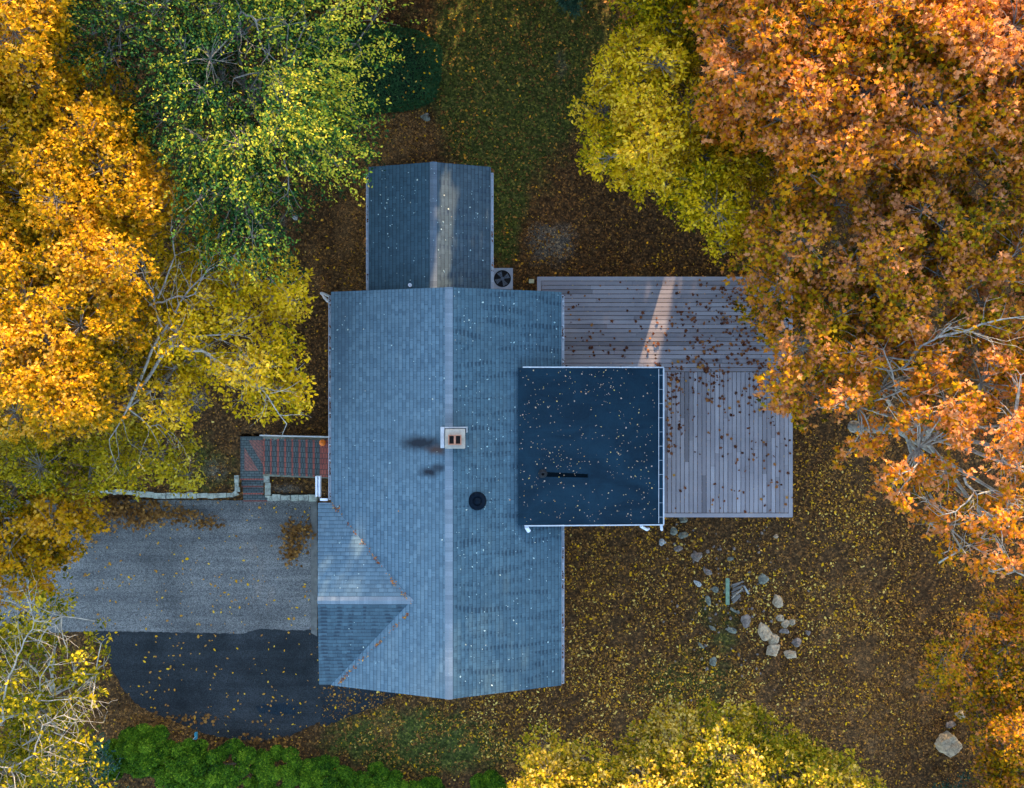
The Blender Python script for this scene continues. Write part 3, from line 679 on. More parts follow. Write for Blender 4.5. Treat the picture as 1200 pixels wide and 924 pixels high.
for (ya, yb2) in ((yt_+.001, yt_+.07), (yb_-.08, yb_-.001)):      # side rails in steel over a low side wall
    mb = MB(); x0 = fx[0]; x1 = XL+.3
    mb.poly([(x0,ya,.2),(x1,ya,.2),(x1,ya,2.1),(x0,ya,.75)]); mb.poly([(x1,yb2,.2),(x0,yb2,.2),(x0,yb2,.75),(x1,yb2,2.1)]); mb.poly([(x0,ya,.75),(x1,ya,2.1),(x1,yb2,2.1),(x0,yb2,.75)]); mb.poly([(x0,yb2,.2),(x0,ya,.2),(x0,ya,.75),(x0,yb2,.75)])
    mb.build('side_wall', M['stone_blue'], st)
mb = MB(); mb.tube([(fx[0]+.1, yt_+.16, .6), (fx[0]+.1, yt_+.16, 1.5), (XL+.25, yt_+.16, 2.9)], .028, 8); mb.tube([(XL-.3, yt_+.16, 1.9), (XL-.3, yt_+.16, 2.7)], .022, 6); mb.build('handrail', M['alu'], st)
# retaining walls
def wall_run(name, label, pts, wd, z0, z1, mat):
    """rubble wall: irregular blocks along a polyline"""
    mb = MB(); r = random.Random(hash(label) % 1000 if False else len(label))
    for i in range(len(pts)-1):
        a, b = Vector(pts[i]), Vector(pts[i+1]); L = (b-a).length; d = (b-a)/L; n = Vector((-d.y, d.x, 0)); s = 0
        while s < L - .05:
            l = min(r.uniform(.15,.55), L-s); w0, w1 = wd*r.uniform(.34,.66), wd*r.uniform(.34,.66); zt = z1 + r.uniform(-.03,.04)
            c = [a+d*(s+.006)-n*w0, a+d*(s+l-.006)-n*w0*r.uniform(.85,1.1), a+d*(s+l-.006)+n*w1, a+d*(s+.006)+n*w1*r.uniform(.85,1.1)]
            bt = [(q.x,q.y,z0) for q in c]; tp = [(q.x*.98+(c[0].x+c[2].x)*.01, q.y*.98+(c[0].y+c[2].y)*.01, zt + r.uniform(-.015,.015)) for q in c]
            mb.poly(tp)
            for j in range(4): mb.poly([bt[j], bt[(j+1)%4], tp[(j+1)%4], tp[j]])
            s += l
    o = mb.build(name, mat, bevel=.02); tag(o, label, 'wall'); return o
yw = W(0,579.5,.66)[1]; xw = W(277,0,.66)[0]
wall_run('stone_wall', 'long low lichened stone wall between the lawn and the driveway, left of the steps', [W(100,574,.66), W(135,576.5,.66), W(180,580.5,.66), W(230,581,.66), W(273.5,580,.66), W(277.5,577,.66), W(277.5,557,.66)], .20, -.1, .66, M['stone_wall'])
wall_run('stone_wall', 'short angled pale stone wall round the planting bed between steps and garage', [W(313,557,.66), W(313,584,.66), W(371.5,584,.66)], .22, -.1, .66, M['stone_wall'])
# pumpkin
pk = empty('pumpkin', (W(378,519,2.1)[0], W(378,519,2.1)[1], 2.04), 'small orange pumpkin on the upper front steps', 'pumpkin')
mb = MB(); c_ = pk.location; prof = []
sd = 40
base = len(mb.v)
for i in range(9):
    ph = -math.pi/2 + math.pi*i/8
    for k in range(sd):
        th = 2*math.pi*k/sd; rr = .115*math.cos(ph)*(1+.07*abs(math.sin(4*th)))+.002; mb.v.append((c_.x+rr*math.cos(th), c_.y+rr*math.sin(th), c_.z+.08+.08*math.sin(ph)))
for i in range(8):
    for k in range(sd):
        k2 = (k+1)%sd; mb.f.append((base+i*sd+k, base+i*sd+k2, base+(i+1)*sd+k2, base+(i+1)*sd+k)); mb.mi.append(0); mb.uv.append(None)
mb.build('body', plain('pumpkin_skin', (.75,.17,.01), .5, .1), pk, smooth=True)
mb = MB(); mb.tube([(c_.x,c_.y,c_.z+.15),(c_.x+.01,c_.y,c_.z+.20)], [.018,.012], 6); mb.build('stalk', M['bark_brown'], pk)

# ------------------------------------------------------------------ air conditioner
az0 = .0; ac0, ac1 = V(576.5,315,.85), V(601,338.5,.85)
ac = empty('air_conditioner', ((ac0.x+ac1.x)/2, (ac0.y+ac1.y)/2, 0), 'square grey air conditioning unit with round fan grille beside the wing', 'air conditioner')
cx, cy = ac.location.x, ac.location.y; hw = (ac1.x-ac0.x)/2
mb = MB(); r_ = .33
mb.box((cx-hw,cy-hw,.06),(cx+hw,cy+hw,.80)); mb.build('body', M['steel'], ac, bevel=.03)
mb = MB(); mb.lathe((cx,cy,0), [(hw*1.38,.801),(hw*1.38,.802)], 4)
mb = MB()
K = 32
for k in range(K):                                       # top plate with a round opening
    t0, t1 = 2*math.pi*k/K, 2*math.pi*(k+1)/K
    def sq(t): m_ = max(abs(math.cos(t)), abs(math.sin(t))); return (cx+hw*math.cos(t)/m_, cy+hw*math.sin(t)/m_, .86)
    def ci(t, z=.86): return (cx+r_*math.cos(t), cy+r_*math.sin(t), z)
    mb.poly([ci(t0), sq(t0), sq(t1), ci(t1)]); mb.poly([ci(t0,.805), ci(t0), ci(t1), ci(t1,.805)]); s0, s1 = sq(t0), sq(t1)
    mb.poly([(s0[0],s0[1],.80), (s1[0],s1[1],.80), s1, s0])
mb.build('top_panel', M['steel'], ac)
mb = MB(); mb.lathe((cx,cy,0), [(r_,.806),(r_-.01,.807)], 32); mb.build('shroud', M['soot'], ac)
mb = MB(); mb.lathe((cx,cy,0), [(.07,.807),(.07,.835),(.03,.84)], 20)
for k in range(4):
    t0 = k*math.pi/2+.4; pts = []
    for rr, dt in ((.06,-.5),(.29,-.28),(.29,.42),(.06,.5)): pts.append((cx+rr*math.cos(t0+dt), cy+rr*math.sin(t0+dt), .822 + .01*dt))
    mb.poly(pts)
mb.build('fan', plain('fan_grey', (.10,.12,.15), .4, .2), ac)
mb = MB()
for rr in (.31,.24,.17,.10):
    mb.tube([(cx+rr*math.cos(2*math.pi*k/28), cy+rr*math.sin(2*math.pi*k/28), .868) for k in range(29)], .0035, 4)
for k in range(12): t0 = 2*math.pi*k/12; mb.tube([(cx+.05*math.cos(t0),cy+.05*math.sin(t0),.872),(cx+.335*math.cos(t0),cy+.335*math.sin(t0),.866)], .003, 4)
mb.build('grille', M['dark'], ac)
mb = MB(); mb.box((cx-hw-.06,cy-hw-.06,-.05),(cx+hw+.06,cy+hw+.06,.058)); mb.build('pad', M['concrete'], ac)
bxo = empty('post_lamp', W(622.5,332,0), 'small cream lamp head on a short post at the deck corner', 'lamp'); lx, ly = bxo.location.x, bxo.location.y
mb = MB(); mb.box((lx-.10,ly-.08,.55),(lx+.10,ly+.08,.62)); mb.box((lx-.085,ly-.065,.40),(lx+.085,ly+.065,.549)); mb.build('lamp_head', plain('cream', (.5,.46,.26), .6), bxo, bevel=.01)
mb = MB(); mb.tube([(lx,ly,-.05),(lx,ly,.40)], .025, 8); mb.build('post', M['dark'], bxo)

# ------------------------------------------------------------------ stones
def stone(pxy, rx, ry, rot, h, mat, label, group=None, name='stone', z=None, seed=0):
    r = np.random.default_rng(seed + int(pxy[0]*7+pxy[1])); z0 = float(ground_z(*W(pxy[0],pxy[1],0)[:2])) if z is None else z
    x, y, _ = W(pxy[0], pxy[1], z0 + h*.5); sx, sy = rx*(CAM_Z-z0)/FOC, ry*(CAM_Z-z0)/FOC
    import bmesh
    bm = bmesh.new(); bmesh.ops.create_icosphere(bm, subdivisions=4, radius=1)
    # cut by random planes for a fractured look
    pl = r.normal(0, 1, (12, 3)); pl /= np.linalg.norm(pl, axis=1, keepdims=True); dd = r.uniform(.55, .88, 12)
    for v in bm.verts:
        p = np.array(v.co)
        for q, d_ in zip(pl, dd):
            s_ = p @ q
            if s_ > d_: p = p - q*(s_-d_)*.9
        p = p*(1 + .05*math.sin(5*p[0]+seed)*math.cos(6*p[1]))
        nn_ = mnoise.fractal(Vector(p)*2.6 + Vector((seed+pxy[0], pxy[1], 0)), .7, 2.1, 5)
        v.co = p*(1+.13*nn_)
    me = bpy.data.meshes.new(name); c, s_ = math.cos(R(rot)), math.sin(R(rot))
    for v in bm.verts:
        a, b, cc = v.co.x*sx, v.co.y*sy, v.co.z*h*.75; v.co = (a*c-b*s_, a*s_+b*c, cc)
    for f in bm.faces: f.smooth = False
    bm.to_mesh(me); bm.free(); me.materials.append(M[mat]); o = bpy.data.objects.new(name, me); COL.objects.link(o); o.location = (x, y, z0 + h*.3)
    tag(o, label, 'stone' if name == 'stone' else 'boulder', group); return o
PG = 'stones scattered in the yard below the deck'
for a in [((896,743),9,13,30,.30,'stone_tan','largest tan stone in the heap below the deck'),
          ((907,750),7,8,10,.22,'stone_tan','rough tan stone pressed against the right of the largest heap stone'),
          ((906,762),11,7.5,5,.26,'stone_tan','wide tan stone at the bottom of the heap below the deck'),
          ((911,706),6.5,8.5,20,.24,'stone_tan','pointed tan stone on its own at the top of the heap'),
          ((914,725),5,4.5,0,.18,'stone_tan','rounded small tan stone directly below the pointed one'),
          ((921,732),5.3,5,40,.18,'stone_tan','pale triangular stone between two small round stones in the heap'),
          ((929,729),4,4.5,0,.16,'stone_tan','smallest pale round stone at the right of the row of three'),
          ((919,740),7.5,3.2,-8,.12,'stone_grey','flat grey slab stone under the row of three small ones'),
          ((934,754),6.3,6,0,.22,'stone_grey','purplish grey round stone right of the heap'),
          ((927,767),8,6,-15,.22,'stone_tan','grey tan oval stone at the lower right of the heap'),
          ((947,742),3.5,4.2,30,.12,'stone_grey','little lone stone farthest right of the heap'),
          ((874,728),7,8.5,15,.22,'stone_grey','mauve grey jagged stone left of the heap'),
          ((895,679),6,7.5,-20,.2,'stone_blue','blue-green stone above the heap, right of the broken planks'),
          ((817,652),7.5,6.5,10,.24,'stone_grey','grey wedge-shaped stone below the extension corner'),
          ((830,671),7,3.6,-30,.16,'stone_grey','narrow dark grey stone just left of the mossy plank, lying aslant'),
          ((817,684),5.5,3.2,-35,.12,'stone_white','bright white sliver stone left of the planks'),
          ((776,636),4.2,4.4,30,.14,'stone_white','white stone nearest the extension roof corner'),
          ((801,609),6.5,4.2,0,.2,'stone_blue','mossy stone peeping out at the lower edge of the deck'),
          ((789,622),5,5.5,0,.18,'stone_blue','upper left mossy round stone of the pair under the deck edge'),
          ((801,628),6,4.5,5,.18,'stone_blue','lower right mossy oval stone of the pair under the deck edge'),
          ((795,643),5.5,4,10,.15,'stone_grey','tan-grey stone above the wedge-shaped one'),
          ((836,776),5.5,5.5,45,.14,'stone_blue','pale teal stone alone at the bottom of the rock garden'),
          ((857,739),7.5,4.2,-15,.16,'stone_blue','lavender grey flat stone left of the mauve jagged one'),
          ((830,704),3.5,6.5,5,.14,'stone_blue','upright dark slate stone left of the pale teal cluster'),
          ((839,691),4.5,4,0,.12,'stone_blue','light teal stone between slate and mossy plank'),
          ((835,737),5,2.5,-40,.1,'stone_blue','slim blue slate left of the lavender stone'),
          ((822,757),5.5,2.5,-40,.1,'stone_blue','slim blue slate lower left of the lavender stone'),
          ((910,629),3.5,2.6,0,.1,'stone_tan','tiny tan stone just below the deck edge on the right'),
          ((852,692),5,3.4,35,.1,'stone_blue','small pale shard beside the foot of the mossy plank'),
          ((856,655),5.5,2.4,10,.1,'stone_blue','thin pale shard above the broken planks')]:
    stone(*a, PG)
stone((1113,873),14,17,-42,.55,'stone_tan','big tan boulder among the orange shrubs at the lower right', name='boulder')
stone((1127,838),6,5.5,0,.3,'stone_tan','small tan rock above the big lower right boulder', 'rocks above the big boulder')
stone((1115,850),6,4,20,.24,'stone_grey','dull grey rock touching the top of the big boulder', 'rocks above the big boulder')
stone((1177,419),9,7,-20,.5,'stone_tan','pale rock glimpsed between the bare oak branches on the right', z=1.2)
stone((263,378),4.2,4,0,.2,'stone_white','round whitish stone below the bare birch branches')
stone((196,373),3.5,4,0,.2,'stone_grey','small grey stone deep under the birch fork')
stone((342,397),4.2,5.5,10,.25,'stone_blue','bluish egg-shaped stone on the lawn left of the house')
stone((346,255),3.2,3.5,15,.14,'stone_white','small square white stone on the path under the green tree')
stone((499,137),6,5.5,5,.10,'stone_blue','flat square blue slab below the clipped dark bush')
stone((882,297),4,4.5,0,.3,'stone_blue','pale blue stone between deck and yellow tree')
px = rng.normal(845,36,130); py = rng.normal(700,46,130); k = (py > 612) & (px > 770); px, py = px[k], py[k]
x = (px-600)*CAM_Z/FOC; y = (462-py)*CAM_Z/FOC; P = np.stack([x,y,ground_z(x,y)+.03],1); a = rng.uniform(0,6.28,len(px))
CH = np.array([(-.5,-.2),(-.2,.3),(.3,.35),(.5,0),(.2,-.35)])
v = leaves(P, np.stack([np.cos(a),np.sin(a),0*a],1), rng.uniform(.04,.20,len(px))*rng.uniform(.5,1,len(px)), .5, CH); o = link('stone_chips', fast_mesh('stone_chips', v, 5, None, None), M['stone_grey']); tag(o, 'small pale stone chips scattered among the stones and leaves', 'stone chips', None, 'stuff')
so_ = o.modifiers.new('thickness','SOLIDIFY'); so_.thickness = .04
# broken timber beside the stones
tm = empty('timber_heap', W(861,692,0), 'broken grey sticks leaning on a mossy green plank beside the stones', 'timber')
def stick(a, b, z0, z1, r_, mat, nm):
    A, B = Vector(W(a[0],a[1],z0)), Vector(W(b[0],b[1],z1)); mb = MB(); mb.tube([A, (A+B)/2+Vector((0,0,.01)), B], [r_, r_*1.1, r_*.9], 5); return mb.build(nm, M[mat], tm)
mb = MB(); a, b = Vector(W(853,678,.1)), Vector(W(855.5,709,.12)); mb.box((a.x-.08,b.y,.04),(a.x+.06,a.y,.12)); mb.build('plank', M['teal_wood'], tm)
for k in range(9):
    yy = 683+k*2.6; stick((858+random.uniform(-1,1),yy+3), (872-k*.5+random.uniform(-2,2),yy-3+random.uniform(-2,2)), .06, .14+.02*(k%3), .035, 'wood', 'stick')
stick((857,702),(871,689),.2,.26,.022,'bark_pale','stick'); stick((872,687),(877,696),.1,.1,.04,'stone_white','stick'); stick((856,713),(864,718),.06,.06,.05,'stone_blue','stick'); stick((864,716),(866,719),.06,.08,.06,'stone_blue','stick')
# little blue marker by the driveway
mk = empty('marker_stake', W(230.5,862,0), 'thin blue reflector stake at the lower edge of the driveway', 'stake')
mb = MB(); p_ = mk.location; mb.box((p_.x-.05,p_.y-.12,0),(p_.x+.04,p_.y+.14,.12)); mb.build('reflector', plain('cyan_plastic', (.05,.30,.42), .4), mk)
mb = MB(); mb.tube([(p_.x,p_.y,.1),(p_.x,p_.y,.4)], .015, 6); mb.build('rod', M['alu'], mk)

# ------------------------------------------------------------------ trees
def tube_np(mb, A, B, r0, r1, sides=4, sag=0., seg=3, wob=.0):
    A, B = np.asarray(A, float), np.asarray(B, float); L = np.linalg.norm(B-A); pts = []; rad = []
    w1 = rng.normal(0, wob*L, 3) if wob else 0
    for i in range(seg+1):
        t = i/seg; p = A + (B-A)*t + np.array([0,0,sag*L*4*t*(1-t)]) + w1*4*t*(1-t)*(1 if i % 2 else .8); pts.append(Vector(p)); rad.append(r0 + (r1-r0)*t)
    mb.tube(pts, rad, sides, cap=False); return pts
def tree(name, label, group, outline, ztop, depth=3.5, lobe=.85, dens=420, size=.17, templ=MAPLE, mat='L_org', barkm='bark_grey', gap=.12, tint=(.5,.22),
         layers=2, base=None, limbs=None, edgeR=80, twigs=.35, tilt=.9, K=7, spread=.16, tintgrad=None, cat='tree', zmin=2.2, vis_tw=.008, lowtint=-.05, spray=0., ragged=None, trunk_r=.2, world=None):
    sc_ = FOC/(CAM_Z-ztop)                 # px per metre at the crown top
    if world is None:
        poly = np.array(outline, float)
    x0, y0 = poly.min(0); x1, y1 = poly.max(0); step = lobe*sc_*.74
    gx, gy = np.meshgrid(np.arange(x0, x1+step, step), np.arange(y0, y1+step, step)); gx = gx.ravel()+rng.uniform(-.45,.45,gx.size)*step; gy = gy.ravel()+rng.uniform(-.45,.45,gy.size)*step
    d = polydist(gx, gy, poly); ins = inpoly(gx, gy, poly) & (d > lobe*sc_*.22)
    gx, gy, d = gx[ins], gy[ins], d[ins]
    nz = snoise(gx, gy, .035, int(abs(x0+y1))+3)
    z = ztop - .6*depth*np.clip(1-d/edgeR, 0, 1)**1.6 + nz*.35 + rng.normal(0,.42,len(gx))
    nz2 = snoise(gx, gy, .085, int(abs(x1*3+y0))+11) + .5*snoise(gx, gy, .2, 77)
    keep = (rng.uniform(-.55,.55,len(gx)) + nz2) > (gap*3.0 - 1.15)
    gx, gy, z, nz = gx[keep], gy[keep], z[keep], nz[keep]
    k = (CAM_Z - z)/FOC; C = np.stack([(gx-600)*k, (462-gy)*k, z], 1); rad = lobe*rng.uniform(.7,1.25,len(C))*np.clip(.42 + .5*d[keep]/(lobe*sc_), .42, 1); tl = tint[0] + .14*nz + .13*nz2[keep] + rng.normal(0,.07,len(C))
    if tintgrad is not None: tl = tl + tintgrad(gx, gy)
    allC, allR, allT = [C], [rad], [tl]
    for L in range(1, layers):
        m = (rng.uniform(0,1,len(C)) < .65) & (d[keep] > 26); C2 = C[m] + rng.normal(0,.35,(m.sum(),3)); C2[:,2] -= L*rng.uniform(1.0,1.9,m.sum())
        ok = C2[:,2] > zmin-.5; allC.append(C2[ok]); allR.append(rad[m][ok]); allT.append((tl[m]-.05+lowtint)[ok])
    C = np.concatenate(allC); rad = np.concatenate(allR); tl = np.concatenate(allT)
    C[:,2] = np.maximum(C[:,2], zmin)
    # leaf clusters
    nc = np.maximum(3, (1.22*dens*np.pi*rad**2/K*.55).astype(int)); idx = np.repeat(np.arange(len(C)), nc); n = len(idx)
    dv = rng.normal(0,1,(n,3)); dv /= np.linalg.norm(dv,axis=1,keepdims=True); dv[:,2] = np.where(rng.uniform(0,1,n)<.7, np.abs(dv[:,2]), dv[:,2])*.7
    rr = rng.uniform(.1,1.1,n)**.5; P = C[idx] + dv*(rad[idx]*rr)[:,None]
    ct = tl[idx] + rng.normal(0,tint[1]*.75,n)
    hole = snoise(P[:,0]+.6*P[:,2], P[:,1]-.4*P[:,2], 3.4, 91) + .6*snoise(P[:,0], P[:,1]+P[:,2]*.7, 7.5, 92)
    rag = 1 if ragged is None else ragged
    ok = ~in_shaft(P) & (hole + rng.uniform(-.35,.35,n) > -.50 + .22*(rag-1)); P, dv, ct, idx2 = P[ok], dv[ok], ct[ok], idx[ok]
    # leaves
    n = len(P); li = np.repeat(np.arange(n), K); m = len(li)
    ld = rng.normal(0,1,(m,3)); ld[:,2] *= .45; ld += dv[li]*.6; ld /= np.linalg.norm(ld,axis=1,keepdims=True)
    lp = P[li] + ld*rng.uniform(.1,1,(m,1))*spread
    if spray:
        rad_ = P - C.mean(0); rad_[:,2] = 0; rad_ /= np.linalg.norm(rad_,axis=1,keepdims=True)+1e-6; sd_ = dv*.5 + rad_*.9 + rng.normal(0,.33,(n,3)); sd_[:,2] = sd_[:,2]*.35 + rng.uniform(-.15,.15,n); sd_ /= np.linalg.norm(sd_,axis=1,keepdims=True)
        tt = rng.uniform(0,1,(m,1)); lp = P[li] + sd_[li]*tt*spray + np.array([0,0,-.25])*tt**2*spray + rng.normal(0,.035,(m,3)); ld = sd_[li] + rng.normal(0,.6,(m,3)); ct = ct + rng.normal(0,.12,n)
    sz = .88*size*rng.uniform(.55,1.35,m); ti = np.clip(ct[li] + rng.normal(0,tint[1]*.6,m),0,1)
    v = leaves(lp, ld, sz, tilt, templ)
    bz = C.mean(0)
    if base is None: bx_, by_ = bz[0], bz[1]
    else: bx_, by_ = W(base[0], base[1], 0)[:2]
    gz = float(ground_z(bx_, by_))
    T = empty(name, (bx_, by_, gz), label, cat, group)
    link('crown', fast_mesh('crown', v, len(templ), None, ti), M[mat], T)
    # wood
    mb = MB(); mbb = MB(); zf = max(1.2, C[:,2].min()*.55 + gz)
    tp = np.array([bx_*.75+bz[0]*.25, by_*.75+bz[1]*.25, zf]); top = np.array([bz[0], bz[1], bz[2]])
    mb.tube([Vector((bx_,by_,gz-.1)), Vector((bx_,by_,gz+.3)), Vector(tp), Vector((tp+top)/2), Vector(top)], [trunk_r*1.35, trunk_r, trunk_r*.8, trunk_r*.5, trunk_r*.2], 10)
    mb.build('trunk', M[barkm], T, smooth=True)
    nk = limbs or max(4, int(len(C)/9)); cen = C[rng.choice(len(C), min(nk,len(C)), replace=False)].copy()
    for _ in range(4):
        a_ = ((C[:,None,:]-cen[None])**2).sum(2).argmin(1)
        for q in range(len(cen)):
            if (a_==q).any(): cen[q] = C[a_==q].mean(0)
    for q in range(len(cen)):
        t_ = rng.uniform(0,.8); st_ = tp + (top-tp)*t_; e = cen[q] - np.array([0,0,.45])
        tube_np(mbb, st_, e, trunk_r*.42, trunk_r*.14, 6, -.03, 5, .03)
        for j in np.where(a_==q)[0]: tube_np(mbb, e, C[j], trunk_r*.15, .018, 4, .04, 3, .05)
    sel = np.where(rng.uniform(0,1,len(P)) < twigs)[0]
    for j in sel: tube_np(mbb, C[idx2[j]], P[j], .012, vis_tw*.6, 3, .03, 2, .04)
    mbb.build('branches', M[barkm], T, smooth=True)
    return T, P
def limb_set(T, runs, mat, r0=.06, twig=0, name='bare_branch', dz=0):
    """hand-placed limbs that show bare above the leaves: runs of (px,py,z)"""
    for run, rr in runs:
        mb = MB()
        P = [Vector(W(x,y,z)) for x,y,z in run]; Q = [P[0]]
        for i in range(len(P)-1):
            for s in (1/3,2/3,1): Q.append(P[i].lerp(P[i+1], s) + (Vector(rng.normal(0,.03,3)) if s < 1 else Vector((0,0,0))))
        n = len(Q); mb.tube(Q, [rr*(1-.75*i/(n-1)) for i in range(n)], 6, cap=False)
        def sprout(Q, rr, lev):
            n = len(Q)
            for i in range(2, n):
                for _ in range(twig if lev == 0 else 1):
                    if rng.uniform() < (.75 if lev == 0 else .5):
                        d = (Q[i]-Q[i-1]).normalized(); s_ = rng.choice([-1,1]); ang = rng.uniform(.4,1.0)*s_
                        dd = Vector((d.x*math.cos(ang)-d.y*math.sin(ang), d.x*math.sin(ang)+d.y*math.cos(ang), d.z+rng.uniform(-.1,.35))); L = rng.uniform(.5,1.3)*(1 if lev==0 else .5)
                        a = Q[i]; pts = [a]
                        for k in range(4):
                            dd = (dd + Vector(rng.normal(0,.16,3))).normalized(); pts.append(pts[-1]+dd*L/4)
                        r1 = max(.006, rr*.28); mb.tube(pts, [r1, r1*.8, r1*.6, r1*.45, .004], 4, cap=False)
                        if lev < 1: sprout(pts, r1, lev+1)
        if twig: sprout(Q, rr, 0)
        mb.build(name, M[mat], T, smooth=True)

GL = 'golden trees down the left side'; GR = 'orange oaks on the right side'
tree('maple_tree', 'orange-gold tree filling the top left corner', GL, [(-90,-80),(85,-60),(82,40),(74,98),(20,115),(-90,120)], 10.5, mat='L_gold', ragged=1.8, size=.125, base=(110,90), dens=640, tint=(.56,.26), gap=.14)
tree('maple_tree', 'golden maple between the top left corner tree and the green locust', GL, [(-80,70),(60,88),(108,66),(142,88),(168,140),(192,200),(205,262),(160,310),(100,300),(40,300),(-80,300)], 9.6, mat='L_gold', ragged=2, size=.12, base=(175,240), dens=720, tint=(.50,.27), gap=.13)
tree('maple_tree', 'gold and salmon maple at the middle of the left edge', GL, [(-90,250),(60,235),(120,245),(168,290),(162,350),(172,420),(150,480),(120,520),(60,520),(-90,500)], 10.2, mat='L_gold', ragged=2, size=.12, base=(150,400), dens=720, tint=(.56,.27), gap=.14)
tree('maple_tree', 'dull gold sparse sapling under the green locust', GL, [(140,200),(230,240),(300,285),(345,300),(355,335),(280,345),(200,335),(150,310)], 5.0, mat='L_yel', size=.14, templ=OVAL, base=(240,320), dens=330, tint=(.55,.25), gap=.35, trunk_r=.1, layers=1)
Tb, _ = tree('birch_tree', 'half-bare yellow birch with white forked branches left of the house', 'pale-barked half-bare trees', [(160,330),(230,290),(300,295),(372,325),(368,375),(360,410),(374,440),(372,480),(335,505),(290,480),(250,470),(200,515),(150,500),(140,420)], 7.2, mat='L_yel', size=.14, templ=OVAL, barkm='bark_pale', base=(215,430), dens=360, tint=(.6,.25), gap=.34, lobe=.65, trunk_r=.12, layers=1, edgeR=60, depth=1.2)
limb_set(Tb, [([(232,418,6.6),(150,478,7.4),(128,515,7.6)], .05), ([(150,478,7.4),(178,410,7.8),(200,376,8.0),(214,350,8.0),(245,316,8.1),(274,300,8.2)], .05),
              ([(165,455,7.4),(200,405,7.8),(236,411,7.9),(262,428,7.8),(290,440,7.8),(312,462,7.6),(336,497,7.3)], .055), ([(200,398,7.8),(245,393,7.9),(276,393,7.8)], .035),
              ([(190,385,7.8),(180,352,8.0),(166,316,8.1),(155,300,8.2)], .035), ([(175,358,8),(200,350,8.1),(228,345,8.1),(250,300,8.2)], .035), ([(185,350,8),(205,300,8.2),(200,270,8.3)], .03), ([(145,475,7.4),(175,500,7.4),(190,498,7.3)],.03), ([(130,480,7.5),(100,450,7.8),(92,420,7.9)],.03)], 'bark_pale', twig=2)
tree('beech_tree', 'yellow-green tree spreading above the stone wall and driveway', GL, [(-80,470),(40,490),(110,500),(160,478),(205,500),(248,520),(238,560),(200,572),(120,575),(60,600),(-80,610)], 7.6, mat='L_ygrn', size=.12, templ=OVAL, base=(150,520), dens=520, tint=(.62,.24), gap=.2, ragged=2)
tree('maple_tree', 'low golden tree overhanging the left end of the driveway', GL, [(-80,580),(60,572),(120,572),(150,585),(125,608),(105,625),(92,645),(78,655),(60,690),(50,720),(-80,720)], 7.0, mat='L_gold', size=.14, base=(90,610), dens=400, tint=(.52,.24), gap=.16)
Tg, _ = tree('birch_tree', 'pale-branched thin yellow birch in the bottom left corner', 'pale-barked half-bare trees', [(-80,690),(40,690),(95,700),(132,740),(140,780),(124,830),(112,870),(95,960),(-80,980)], 8.0, mat='L_ygrn', size=.13, templ=OVAL, barkm='bark_pale', base=(100,790), dens=300, tint=(.42,.28), gap=.34, ragged=2.5, lobe=.7, trunk_r=.14, edgeR=60, depth=1.5)
limb_set(Tg, [([(60,800,7.0),(30,835,8.2),(0,848,8.6),(-30,850,8.8)], 0.0434), ([(28,835,8.2),(43,820,8.5),(47,795,8.7),(60,770,8.8)], 0.0279), ([(4,843,8.6),(8,800,8.9),(18,778,9.0),(28,752,9.0),(40,728,9.1),(36,705,9.2)], 0.0341),
              ([(40,728,9.1),(64,732,9.1)], 0.0155), ([(38,824,8.4),(70,820,8.5),(93,818,8.5)], 0.0217), ([(12,900,8.3),(40,885,8.4),(68,870,8.5)], 0.0279), ([(12,900,8.3),(20,930,8.5)], 0.0248), ([(-10,895,8.4),(12,900,8.3),(30,910,8.3),(52,905,8.4)], 0.0217),([(40,885,8.4),(50,850,8.5),(75,838,8.6)],.03)], 'bark_pale', twig=2)
# locust: feathery sprays, yellower to the upper right
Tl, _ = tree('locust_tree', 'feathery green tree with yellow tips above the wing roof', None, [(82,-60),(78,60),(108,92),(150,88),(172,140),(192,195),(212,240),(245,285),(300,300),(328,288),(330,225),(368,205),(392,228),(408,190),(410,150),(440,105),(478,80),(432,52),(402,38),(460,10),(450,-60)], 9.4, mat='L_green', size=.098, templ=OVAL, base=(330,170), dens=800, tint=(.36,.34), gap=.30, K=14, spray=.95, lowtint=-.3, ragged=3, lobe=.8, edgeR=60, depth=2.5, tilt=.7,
     tintgrad=lambda x, y: .40*np.clip((x-270)/140,-.5,1) - .16*np.clip((y-140)/120,0,1) + .12*np.clip((60-y)/60,0,1), twigs=.25)
limb_set(Tl, [([(300,30,8.8),(283,14,9.6),(300,24,9.8),(303,44,9.6)], .05), ([(283,14,9.6),(278,30,9.7)], .03), ([(333,180,9),(338,215,9.2),(336,228,9.2)], .03)], 'bark_grey', twig=1)
# right side
tree('maple_tree', 'bright yellow tree with a drooping edge above the deck', None, [(722,-60),(840,-60),(822,30),(822,95),(848,150),(905,160),(918,205),(892,240),(884,275),(864,305),(840,308),(820,272),(770,255),(735,218),(692,224),(670,190),(674,130),(690,88),(712,60)], 8.0, mat='L_yel', size=.13, templ=OVAL, base=(800,225), dens=800, tint=(.60,.26), gap=.10, ragged=2, edgeR=70, tintgrad=lambda x, y: -.25*np.exp(-((x-830)/40)**2-((y-60)/60)**2) - .15*np.clip((60-y)/60,0,1))
tree('oak_tree', 'tall orange and salmon oak in the top right corner', GR, [(835,-70),(1040,-70),(1290,-70),(1290,190),(1150,200),(1000,230),(905,235),(912,205),(872,160),(832,135),(808,95),(825,40),(808,18)], 10.6, mat='L_org', size=.155, base=(960,190), dens=440, tint=(.56,.30), gap=.17, ragged=2, trunk_r=.28)
